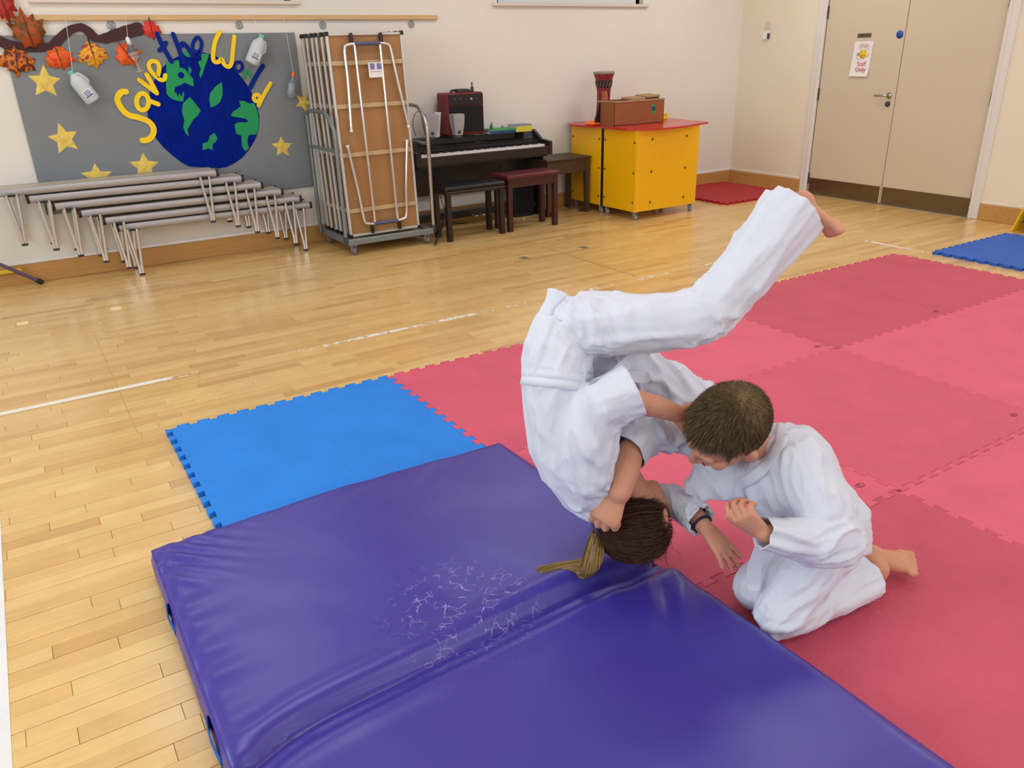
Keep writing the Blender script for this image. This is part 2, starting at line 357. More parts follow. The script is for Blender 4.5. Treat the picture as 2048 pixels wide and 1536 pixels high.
def copy_tree(o, parent=None):
    c = o.copy(); COL.objects.link(c)
    if parent is not None: c.parent = parent
    for ch in list(o.children): copy_tree(ch, c)
    return c
def catmull(pts, n=6):
    P = [Vector(p) for p in pts]; out = []
    for i in range(len(P)-1):
        p0 = P[max(i-1, 0)]; p1 = P[i]; p2 = P[i+1]; p3 = P[min(i+2, len(P)-1)]
        for k in range(n):
            t = k/n; out.append(0.5*((2*p1)+(p2-p0)*t+(2*p0-5*p1+4*p2-p3)*t*t+(3*p1-p0-3*p2+p3)*t**3))
    out.append(P[-1]); return out

# ------------------------------------------------------------------ the room
X0, Y0 = -3.0, -2.6
def shell():
    mb = MB()      # screed under the strips
    mb.bb((X0, Y0, -0.10), (RX+0.1, WY+0.12, -0.006)); fo = struct('floor', mb, M_gap)
    # strips laid along x
    rows = []; w = 0.0585; y = Y0; r = 0
    rnd = random.Random(3)
    while y < WY-0.0:
        x = X0-rnd.random()*0.7
        while x < RX:
            ln = rnd.choice((0.28, 0.4, 0.5, 0.55, 0.65, 0.8)); 
            x2 = min(x+ln, RX); rows.append((max(x, X0), x2, y, min(y+w, WY), r % 2)); x += ln
        y += w; r += 1
    def seen(c):
        d = Vector(c)-O; z = d.dot(VF)
        if z < 0.2: return None
        u = CX+FPX*d.dot(VR)/z; v = CY-FPX*d.dot(VU)/z
        return (u, v, z) if -60 < u < 2110 and -40 < v < 1600 else None
    def hidden(x, y): return (0.15 < x < 1.3 and y < 2.22) or (1.36 < x < 5.3 and y < 3.24) or (0.36 < x < 1.4 and 2.3 < y < 3.24)
    cand = []; rest = []
    for q in rows:
        c = ((q[0]+q[1])/2, (q[2]+q[3])/2, 0); s_ = seen(c)
        if s_ and not hidden(c[0], c[1]): cand.append((s_[2], q))
        else: rest.append(q)
    cand.sort(key=lambda t: t[0]); single = [q for _, q in cand[:300]]; rest += [q for _, q in cand[300:]]
    def one(mb, q):
        g = 0.0005; g2 = 0.0009 if q[4] else 0.00015
        a, b, c, d = q[0]+g, q[1]-g, q[2]+g2, q[3]-(0.00015 if q[4] else 0.0009); e = 0.0008
        vs = [(a, c, -0.006), (b, c, -0.006), (b, d, -0.006), (a, d, -0.006), (a, c, -e), (b, c, -e), (b, d, -e), (a, d, -e), (a+e, c+e, 0), (b-e, c+e, 0), (b-e, d-e, 0), (a+e, d-e, 0)]
        mb.add(vs, [(0, 1, 5, 4), (1, 2, 6, 5), (2, 3, 7, 6), (3, 0, 4, 7), (4, 5, 9, 8), (5, 6, 10, 9), (6, 7, 11, 10), (7, 4, 8, 11), (8, 9, 10, 11)])
    for q in single:
        mb = MB(); one(mb, q); mb.obj('floor_strip', M_floor, fo)
    mb = MB()
    for q in rest: one(mb, q)
    mb.obj('floor_strips_beyond', M_floor, fo, kind='stuff')
    # painted court lines (flat paint on the strips)
    mb = MB(); mb.add([(-0.33, 3.915, 0.0007), (5.625, 3.915, 0.0007), (5.625, 3.955, 0.0007), (-0.33, 3.955, 0.0007)], [(0, 1, 2, 3)]); mb.add([(5.585, 2.2, 0.0007), (5.625, 2.2, 0.0007), (5.625, 3.915, 0.0007), (5.585, 3.915, 0.0007)], [(0, 1, 2, 3)]); mb.obj('court_line', M_line, fo)
    mb = MB(); mb.add([(-0.345, Y0, 0.0008), (-0.287, Y0, 0.0008), (-0.287, 3.955, 0.0008), (-0.345, 3.955, 0.0008)], [(0, 1, 2, 3)]); mb.obj('court_line', M_linesolid, fo)
    mb = MB(); mb.bb((3.49, 4.01, 0.0), (3.499, 5.16, 0.0005)); mb.obj('floor_seam', mat('grey_seam', (150, 124, 84), 0.6), fo)
    mb = MB(); mb.bb((0.217, 3.35, 0.0), (0.2205, 5.0, 0.0004)); mb.obj('floor_seam', mat('tan_seam', (196, 154, 96), 0.6), fo)
    M_brass = mat('worn_brass', (255, 236, 180), 0.35); M_dk = mat('grey_socket', (112, 108, 84), 0.5)
    for (x, y, dk) in ((-0.123, 5.424, 0), (0.396, 5.413, 0), (3.177, 4.921, 1), (3.742, 4.916, 1)):
        mb = MB(); mb.box((x, y, 0.0008), (0.06, 0.065, 0.0016), ch=0.0006); p = mb.obj('socket_plate', M_dk if dk else M_brass, fo)
        mb = MB(); mb.lathe((x, y, 0.0016), [(0.014, 0), (0.014, 0.0006), (0.009, 0.0008), (0.0001, 0.0008)], 12); mb.obj('socket_cap', M_dk if dk else M_brass, p)
    # walls
    def wall_with_holes(x0, x1, z0, z1, holes, y0, y1, ax='x'):
        mb = MB(); hs = sorted(holes)
        def bx(a, b, c, d):
            if b-a > 1e-4 and d-c > 1e-4:
                if ax == 'x': mb.bb((a, y0, c), (b, y1, d))
                else: mb.bb((y0, a, c), (y1, b, d))
        cur = x0
        for (a, b, c, d) in hs:
            bx(cur, a, z0, z1); bx(a, b, z0, c); bx(a, b, d, z1); cur = b
        bx(cur, x1, z0, z1); return mb
    WZ = 1.845
    struct('wall_back', wall_with_holes(X0-0.1, RX+0.1, -0.1, CEIL, [(0.43, 2.15, WZ, 2.75), (3.98, 5.66, WZ, 2.75)], WY, WY+0.16), M_wall)
    struct('wall_right', wall_with_holes(Y0, WY, -0.1, CEIL, [(3.72, 5.46, -0.1, 2.10)], RX, RX+0.16, 'y'), M_wallR)
    struct('wall_left', wall_with_holes(Y0, WY, -0.1, CEIL, [], X0-0.1, X0, 'y'), M_wall)
    struct('wall_front', wall_with_holes(X0-0.1, RX+0.1, -0.1, CEIL, [], Y0-0.1, Y0), M_wall)
    mb = MB(); mb.bb((X0-0.1, Y0-0.1, CEIL), (RX+0.16, WY+0.16, CEIL+0.08)); struct('ceiling', mb, M_ceil)
    # windows in the back wall
    for k, (a, b) in enumerate(((0.43, 2.15), (3.98, 5.66))):
        mb = MB(); fr = 0.05
        for (lo, hi) in (((a, WZ), (b, WZ+fr)), ((a, 2.75-fr), (b, 2.75)), ((a, WZ), (a+fr, 2.75)), ((b-fr, WZ), (b, 2.75))):
            mb.bb((lo[0], WY+0.06, lo[1]), (hi[0], WY+0.12, hi[1]), 0.004)
        w = struct('window_%d' % (k+1), mb, M_white)
        mb = MB()
        for t in (0.27, 0.5, 0.75):
            x = a+(b-a)*t; mb.bb((x-0.022, WY+0.065, WZ+fr), (x+0.022, WY+0.115, 2.75-fr), 0.003)
        mb.obj('window_mullion', M_white, w)
        mb = MB(); mb.bb((a+fr, WY+0.088, WZ+fr), (b-fr, WY+0.092, 2.75-fr)); mb.obj('window_pane', M_glass, w)
        mb = MB(); mb.bb((a-0.05, WY-0.035, WZ-0.028), (b+0.05, WY+0.06, WZ), 0.006); mb.obj('window_sill', mat('sill_paint', (222, 212, 200), 0.4), w)
    # skirting
    for nm, lo, hi in (('baseboard_back', (X0, WY-0.02, 0), (RX-0.02, WY, 0.135)), ('baseboard_right', (RX-0.02, 5.54, 0), (RX, WY, 0.135)), ('baseboard_side', (RX-0.02, Y0, 0), (RX, 3.64, 0.135))):
        mb = MB(); mb.bb(lo, hi, 0.003); s_ = struct(nm, mb, M_skirt)
        mb = MB(); mb.bb((lo[0]+(0.006 if nm != 'baseboard_back' else 0), lo[1]+(0.006 if nm == 'baseboard_back' else 0), 0.1355), (hi[0], hi[1], 0.16), 0.004); mb.obj('skirting_cap', M_white if nm == 'baseboard_back' else M_wallR, s_)
    # wooden rail high on the back wall
    mb = MB(); mb.bb((X0, WY-0.028, 1.712), (3.375, WY, 1.748), 0.004); rl = struct('trim_1', mb, M_rail)
    for q in ((222, 50), (478, 50), (645, 50), (822, 48), (30, 50)):
        p = wp(*q); mb = MB(); c = Vector((p.x, WY-0.012, p.z))
        mb.box(c+Vector((0, 0.006, 0.01)), (0.018, 0.008, 0.035), ch=0.003)
        mb.tube([c+Vector((0, -0.003, 0.01)), c+Vector((0, -0.004, -0.01)), c+Vector((-0.004, -0.012, -0.022)), c+Vector((0.0, -0.024, -0.024)), c+Vector((0.004, -0.032, -0.012))], 0.003, 6)
        mb.lathe(c+Vector((0, 0.01, -0.002)), [(0.03, -0.004), (0.03, 0.001), (0.02, 0.003)], 16, (0, -1, 0))
        tag(mb.obj('wall_hook', M_clear), None)
        o = COL.objects[-1]; nmz = {222: 'clear hook under the wooden rail behind the brown paper branch', 478: 'clear hook under the wooden rail above the navy paper globe', 645: 'clear hook under the wooden rail above the leaning folding tables', 822: 'rightmost clear hook under the wooden rail, near its end', 30: 'clear hook under the rail behind the brown leaf'}[q[0]]
        tag(o, nmz, 'hook', 'clear hooks under the wall rail')
shell()
# ceiling light panels
for i, (x, y) in enumerate(PANELS):
    mb = MB()
    for lo, hi in (((-0.63, -0.33), (0.63, -0.30)), ((-0.63, 0.30), (0.63, 0.33)), ((-0.63, -0.30), (-0.60, 0.30)), ((0.60, -0.30), (0.63, 0.30))):
        mb.bb((x+lo[0], y+lo[1], CEIL-0.04), (x+hi[0], y+hi[1], CEIL))
    mb.obj('ceiling_light', M_white, label=['ceiling light panel above the stacked benches', 'ceiling light panel above the piano', 'ceiling light panel nearest the red corner mat', 'ceiling light panel above the near blue mat', 'ceiling light panel above the middle of the pink mats', 'ceiling light panel nearest the double doors', 'ceiling light panel behind the camera, left of two', 'ceiling light panel behind the camera, right of two'][i], cat='ceiling light', group='ceiling light panels')
# doors
def doors():
    yl, ys, yr = 5.445, 4.607, 3.735; H = 2.08
    for k, (a, b) in enumerate(((ys+0.003, yl), (yr, ys-0.003))):
        mb = MB(); mb.bb((RX+0.012, a, 0.008), (RX+0.055, b, H), 0.003); d = struct('door_%d' % (k+1), mb, M_door)
        mb = MB(); mb.bb((RX+0.009, a+0.012, 0.012), (RX+0.012, b-0.012, 0.165), 0.001); mb.obj('kick_plate', M_kick, d)
        he = (b-0.002 if k == 0 else a+0.002)
        for z in (0.16, 0.98, 1.72):
            mb = MB(); mb.cyl((RX+0.006, he, z-0.055), (RX+0.006, he, z+0.055), 0.009, 10); mb.box((RX+0.006, he, z), (0.02, 0.012, 0.012)); mb.obj('hinge', M_darkgrey, d)
        if k == 0:
            mb = MB(); h = Vector((RX+0.012, 4.668, 0.985))
            mb.lathe(h, [(0.027, 0), (0.027, 0.008), (0.012, 0.012), (0.010, 0.04)], 20, (-1, 0, 0))
            mb.tube([h+Vector((-0.042, 0, 0)), h+Vector((-0.05, 0.012, 0)), h+Vector((-0.05, 0.05, 0)), h+Vector((-0.05, 0.125, 0))], 0.0095, 10); mb.obj('door_handle', M_steel, d)
            mb = MB(); mb.lathe(h+Vector((0, 0.004, -0.075)), [(0.025, 0), (0.025, 0.007), (0.016, 0.009), (0.0001, 0.009)], 20, (-1, 0, 0)); mb.obj('lock_cover', M_darkgrey, d)
    # frame
    mb = MB()
    mb.bb((RX-0.018, 5.447, 0), (RX+0.012, 5.535, H+0.09), 0.006); mb.bb((RX-0.026, 5.452, 0), (RX-0.012, 5.478, H+0.08), 0.004)
    mb.bb((RX-0.018, 3.645, 0), (RX+0.012, 3.733, H+0.09), 0.006); mb.bb((RX-0.026, 3.70, 0), (RX-0.012, 3.727, H+0.08), 0.004)
    mb.bb((RX-0.018, 3.645, H+0.003), (RX+0.012, 5.535, H+0.09), 0.006); mb.bb((RX+0.06, 3.72, -0.01), (RX+0.16, 5.46, 2.1))
    struct('trim_2', mb, mat('door_frame_paint', (226, 222, 214), 0.4))
    mb = MB(); mb.bb((RX-0.01, 3.735, 0.0), (RX+0.06, 5.445, 0.006)); struct('trim_3', mb, M_steel)
    # things fixed on the door
    mb = MB(); c = Vector((RX+0.012, 4.657, 1.50)); mb.lathe(c, [(0.034, 0), (0.034, 0.003), (0.0001, 0.0032)], 24, (-1, 0, 0)); s_ = mb.obj('door_sign', M_blueS, label='round blue sign high on the left door leaf near the seam', cat='sign')
    mb = MB(); mb.box((RX+0.010, 5.015, 1.503), (0.003, 0.145, 0.036), ch=0.001); s_ = mb.obj('name_plate', M_kick, label='small dark metal name plate above the paper notice on the door', cat='sign')
    mb = MB(); mb.bb((RX+0.0075, 4.965, 1.497), (RX+0.0085, 5.065, 1.509)); mb.obj('engraved_text', M_darkgrey, s_)
    # notice
    t = thing('paper_notice', (RX, 5.01, 1.3), 'white paper notice reading Staff Only with a yellow face, on left door leaf', 'notice')
    mb = MB(); n = 8; vs = []; 
    for i in range(n+1):
        z = 1.452-0.305*i/n; cur = 0.004+0.010*max(0, (i-5)/3)**2
        vs += [(RX+0.012-cur, 4.905+0.002*i, z), (RX+0.012-cur, 5.103+0.002*i, z), (RX+0.0115-cur+0.0008, 4.905+0.002*i, z), (RX+0.0115-cur+0.0008, 5.103+0.002*i, z)]
    fs = [(4*i, 4*i+1, 4*i+5, 4*i+4) for i in range(n)]+[(4*i+2, 4*i+6, 4*i+7, 4*i+3) for i in range(n)]
    mb.add(vs, fs, 0, True); mb.obj('sheet', M_paper, t)
    xx = RX+0.0068
    def P(a, b): return Vector((xx, 5.103-a*0.198, 1.452-b*0.305))      # a right, b down, 0..1
    mb = MB(); mb.lathe(P(0.52, 0.36), [(0.041, 0), (0.041, 0.0005), (0.0001, 0.0006)], 24, (-1, 0, 0)); mb.obj('yellow_face', M_emoji, t)
    mb = MB()
    for a in (0.44, 0.60): mb.sph(P(a, 0.31), (0.001, 0.004, 0.006), 8)
    mb.strip(catmull([P(0.44, 0.42), P(0.50, 0.39), P(0.58, 0.38), P(0.63, 0.40)], 4), 0.003, 0.0012, (-1, 0, 0)); mb.strip([P(0.40, 0.27), P(0.47, 0.29)], 0.003, 0.0012, (-1, 0, 0)); mb.strip([P(0.57, 0.29), P(0.64, 0.27)], 0.003, 0.0012, (-1, 0, 0)); mb.obj('face_features', M_black, t)
    mb = MB(); mb.tube([P(0.52+0.30*math.cos(q*PI/12), 0.155+0.085*math.sin(q*PI/12)) for q in range(24)], 0.0013, 5, closed=True)
    mb.tube(catmull([P(0.22, 0.32), P(0.18, 0.40), P(0.26, 0.50), P(0.36, 0.50)], 4), 0.002, 5); mb.tube(catmull([P(0.72, 0.44), P(0.80, 0.40), P(0.84, 0.34)], 4), 0.002, 5); mb.sph(P(0.25, 0.36), (0.001, 0.012, 0.016), 10); mb.obj('drawn_outline', M_greyink, t)
    def text(s, pos, size, nm, m_):
        cu = bpy.data.curves.new(nm, 'FONT'); cu.body = s; cu.size = size; cu.align_x = 'CENTER'; cu.extrude = 0.0004
        o = bpy.data.objects.new(nm, cu); COL.objects.link(o); bpy.context.view_layer.update()
        me = bpy.data.meshes.new_from_object(o.evaluated_get(bpy.context.evaluated_depsgraph_get())); bpy.data.objects.remove(o)
        o = bpy.data.objects.new(nm, me); COL.objects.link(o); me.materials.clear(); me.materials.append(m_)
        o.parent = t; R = Matrix(((0, 0, -1), (-1, 0, 0), (0, 1, 0))).to_4x4()
        o.matrix_parent_inverse = Matrix.Translation(-t.location); o.matrix_basis = Matrix.Translation(pos)@R
        return o
    text('STOP', P(0.52, 0.185), 0.034, 'lettering', M_redink); text('Staff', P(0.50, 0.70), 0.056, 'lettering', M_redink); text('Only', P(0.50, 0.86)+Vector((-0.0065, 0, 0)), 0.056, 'lettering', M_redink)
    # switch by the door
    t = thing('light_switch', (RX, 6.16, 1.58), 'small white wall switch and plate left of the double doors', 'switch')
    mb = MB(); mb.bb((RX-0.008, 6.125, 1.60), (RX, 6.195, 1.67), 0.003); mb.obj('cover_plate', mat('switch_grey', (206, 206, 206), 0.4), t)
    mb = MB(); mb.bb((RX-0.035, 6.13, 1.50), (RX, 6.19, 1.565), 0.006); mb.obj('switch_box', M_white, t)
    mb = MB(); mb.bb((RX-0.038, 6.124, 1.505), (RX-0.004, 6.129, 1.56), 0.001); mb.obj('dark_edge', M_darkgrey, t)
    # yellow crate at the far right edge
    p = fl(2030, 470, 0.0); y0 = 3.2
    t = thing('floor_sign', (RX-0.2, y0, 0), 'yellow plastic item with dark slot on the floor by the right wall', 'sign')
    for sgn, nm in ((-1, 'left_leaf'), (1, 'right_leaf')):
        mb = MB(); mb.box((6.86, y0-0.07+sgn*0.05, 0.12), (0.20, 0.012, 0.25), Euler((sgn*0.28, 0, 0)).to_matrix(), 0.004); mb.obj('sign_leaf', M_letty, t)
    mb = MB(); mb.box((6.86, y0-0.07, 0.09), (0.19, 0.04, 0.02), ch=0.003); mb.obj('dark_bar', M_darkgrey, t)
doors()

# ------------------------------------------------------------------ foam mats
ZT = 0.022
def jig_mesh(nm, edges=('t', 't', 't', 't'), n=24, thick=ZT):
    """1 x 1 m interlocking foam mat; edge teeth interlock with a neighbour's: phase 0 / 1"""
    d = 0.022; pts = []
    sides = [((0, 0), (1, 0), (0, -1)), ((1, 0), (1, 1), (1, 0)), ((1, 1), (0, 1), (0, 1)), ((0, 1), (0, 0), (-1, 0))]
    for k, (a, b, nn) in enumerate(sides):
        ux, uy = b[0]-a[0], b[1]-a[1]; out0 = (k in (0, 3))     # bottom and left: tabs on even cells when walking from a
        for i in range(n):
            tab = (i % 2 == 0)
            # dovetail cells between i/n and (i+1)/n
            t0, t1 = i/n, (i+1)/n; h = (d/2 if tab else -d/2); fl_ = 0.0045
            q0, q1 = t0-(fl_ if i > 0 else 0), t1+(fl_ if i < n-1 else 0)
            if i == 0: q0 = max(q0, 0.0)
            for t in (q0, q1): pts.append((a[0]+ux*t+nn[0]*h, a[1]+uy*t+nn[1]*h))
    g = 0.9985
    pts = [(0.5+(x-0.5)*g, 0.5+(y-0.5)*g) for x, y in pts]
    b = bmesh.new(); vs = [b.verts.new((x, y, 0)) for x, y in pts]; f = b.faces.new(vs)
    r = bmesh.ops.extrude_face_region(b, geom=[f]); up = [v for v in r['geom'] if isinstance(v, bmesh.types.BMVert)]
    for v in up: v.co.z = thick
    bmesh.ops.recalc_face_normals(b, faces=b.faces)
    top = [f for f in b.faces if f.normal.z > 0.9]
    es = [e for f in top for e in f.edges]
    bmesh.ops.bevel(b, geom=es, offset=0.0016, segments=1, affect='EDGES')
    bmesh.ops.triangulate(b, faces=[f for f in b.faces if len(f.verts) > 4])
    me = bpy.data.meshes.new(nm); b.to_mesh(me); b.free(); me.materials.append(M_eva); me.materials.append(M_eva_edge); return me
MATM = jig_mesh('foam_mat')
GX, GY = 0.328, 3.28
def foam(i, j, col, label, nm='foam_mat', loc=None, rz=0, grp='pink interlocking foam mats'):
    o = bpy.data.objects.new(nm, MATM); COL.objects.link(o)
    o.location = loc if loc else (GX+i, GY-1-j, 0.0); o.rotation_euler[2] = rz
    c = lin(col); o.color = (*c, 1); tag(o, label, 'mat', grp); return o
def mark(o, u, v):
    p = fl(u, v, ZT+0.0002); mb = MB(); r = 0.018
    mb.tube([Vector((p.x+r*math.cos(a), p.y+0.6*r*math.sin(a), p.z)) for a in [k*PI/8 for k in range(16)]], 0.0013, 5, closed=True)
    c = mb.obj('moulded_mark', M_markdark); c.parent = o; c.matrix_parent_inverse = Matrix.Translation(-o.location); mb = MB()
    mb.strip([p+Vector((-0.006, -0.006, 0)), p+Vector((-0.006, 0.006, 0)), p+Vector((0.005, 0.004, 0)), p+Vector((-0.003, 0, 0)), p+Vector((0.006, -0.006, 0))], 0.002, 0.0006, (0, 0, 1))
    c = mb.obj('moulded_letter', M_markdark); c.parent = o; c.matrix_parent_inverse = Matrix.Translation(-o.location)
M_markdark = mat('mark_dark', (110, 40, 56), 0.7)
foam(0, 0, (34, 134, 232), 'bright blue foam mat beside the back edge of the purple crash mat', grp='blue interlocking foam mats')
P1, P2, P3 = (214, 92, 116), (202, 84, 106), (224, 100, 124)
pink = {(1, 0): (P1, 'pink foam mat sharing a toothed seam with the near blue mat, behind the throw'),
 (2, 0): (P3, 'lighter pink foam mat beneath the raised leg, along the bare floor'),
 (3, 0): (P2, 'duller pink foam mat right of the raised trouser leg, along the bare floor'),
 (4, 0): (P2, 'pink foam mat at the far corner, nearest the double doors'),
 (1, 1): (P3, 'pink foam mat beneath the two children, against the crash mat'),
 (2, 1): (P1, 'darker pink foam mat directly behind the kneeling child\'s back'),
 (3, 1): (P3, 'lighter pink foam mat with scuffs at the right, beyond the round moulded mark'),
 (4, 1): (P3, 'pink foam mat at the right edge of the photo, nearest the far blue mat'),
 (1, 2): (P2, 'darker pink foam mat with worn weave beneath the kneeling child\'s foot'),
 (2, 2): (P3, 'bright pink foam mat at the right edge, level with the kneeling child\'s back'),
 (3, 2): (P1, 'pink foam mat just outside the right edge, beyond the bright one'),
 (1, 3): (P2, 'pink foam mat in the bottom right corner beside the crash mat'),
 (2, 3): (P1, 'pink foam mat at the lower right edge of the photo')}
for (i, j), (c, lb) in pink.items():
    o = foam(i, j, c, lb)
    if (i, j) == (3, 0): mark(o, 1872, 623)
    if (i, j) == (2, 0): mark(o, 1636, 693)
    if (i, j) == (2, 1): mark(o, 2028, 830); mark(o, 1720, 971)
foam(0, 0, (180, 40, 52), 'red foam mat lying in the corner beside the yellow cabinet', loc=(5.93, 5.50, 0.0), grp='loose foam mats by the walls')
foam(0, 0, (46, 100, 196), 'dark blue foam mat on the bare floor at the right edge', loc=(5.60, 2.16, 0.0), grp='loose foam mats by the walls')

# ------------------------------------------------------------------ purple crash mat
def crash():
    t = thing('crash_mat', (0.72, 1.3, 0), 'large purple vinyl folding crash mat with a crease across it', 'crash mat')
    x0, x1, y0, y1, h = 0.112, 1.325, -0.35, 2.245, 0.105
    fold = 1.345; n = 120; mm = 190
    def prof(x, y):
        e = min(x-x0, x1-x, y1-y, y-y0+0.001)
        z = h
        ed = max(0.0, 1-e/0.03); z -= 0.010*ed**2
        # padded, slightly domed sections with puckers along the left welt
        z += 0.012*math.sin(PI*min(1, max(0, (x-x0)/(x1-x0))))*(1 if y > fold else 0.7)
        fy = fold+0.045*((x-x0)/(x1-x0))-0.05*math.exp(-((x-x0)/0.10)**2)
        d = y-fy
        z -= 0.030*math.exp(-(d/0.016)**2); z -= 0.016*math.exp(-((d+0.03)/0.035)**2); z += 0.009*math.exp(-((d-0.06)/0.03)**2)+0.007*math.exp(-((d+0.085)/0.03)**2); z -= 0.006*math.exp(-((d+0.05)/0.006)**2)
        lx = x-x0
        if lx < 0.22:
            w = (lx/0.03)*math.exp(1-lx/0.03) if lx > 0 else 0
            z += 0.0050*w*noise.noise(Vector((y*13, lx*5, 3)))+0.0028*w*math.sin(y*60+6*noise.noise(Vector((y*5, 0, 0))))
        cy = y1-y
        if cy < 0.25: z += 0.0045*math.exp(-cy/0.1)*noise.noise(Vector((x*9+cy*14, cy*4, 7)))
        # diagonal drag folds near the back-left corner and by the girl's head
        q = math.exp(-((x-x0-0.08)**2+(y1-y-0.10)**2)/0.02); z += 0.005*q*math.sin((x+y)*90)
        z += 0.006*noise.noise(Vector((x*2.2, y*2.2, 1)))+0.003*noise.noise(Vector((x*6+y*3, y*4, 5)))
        # pressed down a little where the head lands
        z -= 0.016*math.exp(-((x-1.24)**2+(y-1.37)**2)/0.012)
        q = math.exp(-((x-1.22)**2+(y-1.22)**2)/0.018); z += 0.005*q*math.sin((x*0.8-y*0.6)*70+1)
        return z
    rows = []
    xs = [x0+(x1-x0)*i/n for i in range(n+1)]; ys = [y0+(y1-y0)*j/mm for j in range(mm+1)]
    vs = []; fs = []
    for j, y in enumerate(ys):
        for x in xs: vs.append((x, y, prof(x, y)))
    for j in range(mm):
        for i in range(n): a = j*(n+1)+i; fs.append((a, a+1, a+n+2, a+n+1))
    # sides: bulging skirts following the outline
    ol = [(i, 0) for i in range(n+1)]+[(n, j) for j in range(1, mm+1)]+[(i, mm) for i in range(n-1, -1, -1)]+[(0, j) for j in range(mm-1, 0, -1)]
    cx, cy = (x0+x1)/2, (y0+y1)/2; base = len(vs); K = len(ol); lev = (0.85, 0.6, 0.35, 0.12, 0.0)
    for li, l in enumerate(lev):
        for (i, j) in ol:
            x, y = xs[i], ys[j]; z = prof(x, y)
            nx = (-1 if i == 0 else 1 if i == n else 0); ny = (-1 if j == 0 else 1 if j == mm else 0)
            bu = 0.010*math.sin(PI*min(1, l+0.1))+0.003*noise.noise(Vector((x*10, y*10, l*4)))
            vs.append((x+nx*bu, y+ny*bu, z*l))
    idx0 = [j*(n+1)+i for (i, j) in ol]
    prev = idx0
    for li in range(len(lev)):
        cur = [base+li*K+k for k in range(K)]
        for k in range(K): fs.append((prev[k], cur[k], cur[(k+1) % K], prev[(k+1) % K]))
        prev = cur
    fs.append(tuple(prev))
    mb = MB(); mb.add(vs, fs, 0, True); mb.obj('padded_cover', M_vinyl, t)
    # piped welt around the top edge
    mb = MB(); pts = [Vector((xs[i], ys[j], prof(xs[i], ys[j])-0.004)) for (i, j) in ol[::2]]; mb.tube(pts, 0.0045, 6, closed=True); mb.obj('welt', mat('purple_piping', (64, 44, 150), 0.35), t)
    # blue webbing handles on the left side
    for (ya, yb) in ((1.985, 1.90), (1.51, 1.40)):
        pts = [Vector((x0-0.008, ya, 0.06)), Vector((x0-0.012, ya-0.03, 0.066)), Vector((x0-0.014, (ya+yb)/2, 0.062)), Vector((x0-0.012, yb+0.03, 0.05)), Vector((x0-0.008, yb, 0.04))]
        mb = MB(); mb.strip(catmull(pts, 5), 0.03, 0.003, (-1, 0, 0)); mb.obj('webbing_handle', M_strap, t)
crash()

# ------------------------------------------------------------------ display board and what is pinned on it
def board():
    t = thing('display_board', (1.15, WY, 1.03), 'large grey felt display board on the back wall with a paper globe', 'display board')
    mb = MB(); mb.bb((0.175, WY-0.019, 0.46), (2.13, WY-0.001, 1.625), 0.004); mb.obj('felt_panel', M_felt, t)
board()
BY = WY-0.0185
NB = Vector((0, -1, 0))
def z8(x, y, yy=BY): return wp(220+x*0.20833, 40+y*0.20833, yy)
def z1(x, y, yy=BY): return wp(x*0.3125, y*0.3125, yy)
def z7(x, y, yy=BY): return wp(x*0.15625, y*0.15625, yy)
def pinned(name, mb, mats, label, cat, group=None):
    o = mb.obj(name, mats, label=label, cat=cat, group=group); return o
def globe():
    g = thing('paper_globe', z8(900, 900), 'round navy painted paper globe with green continents on the grey board', 'paper globe')
    ol = [(360,900),(365,780),(385,680),(415,600),(455,520),(510,450),(560,405),(620,365),(700,330),(800,312),(900,312),(980,330),(1060,372),(1150,430),(1220,500),(1290,590),(1340,660),(1380,750),(1415,840),(1432,930),(1430,1010),(1415,1090),(1385,1160),(1330,1250),(1270,1320),(1200,1370),(1120,1410),(1040,1425),(960,1412),(860,1412),(760,1405),(690,1370),(600,1300),(520,1230),(460,1160),(410,1080),(375,1000)]
    mb = MB(); mb.poly([z8(*q) for q in ol], NB*0.004); mb.obj('painted_sea', M_navy, g)
    lands = [[(540,402),(590,395),(660,385),(668,455),(715,468),(760,520),(795,560),(805,638),(760,622),(720,600),(680,622),(625,645),(615,690),(640,702),(650,740),(665,705),(690,740),(700,685),(712,700),(702,782),(640,775),(590,755),(560,730),(540,700),(538,640)],
     [(690,300),(730,310),(765,300),(792,352),(740,355),(712,335)],
     [(870,322),(950,325),(935,385),(912,440),(895,500),(868,562),(856,520),(872,470),(845,402),(880,385)],
     [(765,738),(805,785),(870,868),(842,920),(800,952),(762,1020),(742,1058),(762,1120),(722,1082),(702,1025),(715,965),(690,880),(700,800)],
     [(1070,595),(1078,640),(1080,720),(1058,785),(1010,825),(965,840),(952,760),(962,700),(1010,640)],
     [(1240,775),(1290,778),(1330,800),(1385,800),(1415,870),(1428,950),(1425,1020),(1410,1097),(1330,1105),(1318,1170),(1335,1230),(1300,1262),(1268,1215),(1260,1110),(1210,1090),(1195,1000),(1240,980),(1300,985),(1332,972),(1300,948),(1230,935),(1160,922),(1180,880),(1255,830)],
     [(960,1110),(1000,1085),(1030,1130),(1015,1170),(985,1190),(985,1250),(940,1232),(890,1252),(890,1185),(940,1172)],
     [(755,440),(785,480),(770,520),(752,500)]]
    for l in lands:
        mb = MB(); mb.poly([z8(*q, BY-0.004) for q in l], NB*0.0025); mb.obj('green_land', M_green, g)
    mb = MB(); c = z8(682, 530, BY-0.0065); mb.loft([mb.ring(c, NB, 0.022, 16), mb.ring(c+NB*0.0015, NB, 0.022, 16)], smooth=False); mb.obj('painted_lake', M_navy, g)
globe()
def circ(cx, cy, rx, ry, a0=0, a1=360, n=14): return [(cx+rx*math.cos(math.radians(a0+(a1-a0)*i/n)), cy+ry*math.sin(math.radians(a0+(a1-a0)*i/n))) for i in range(n+1)]
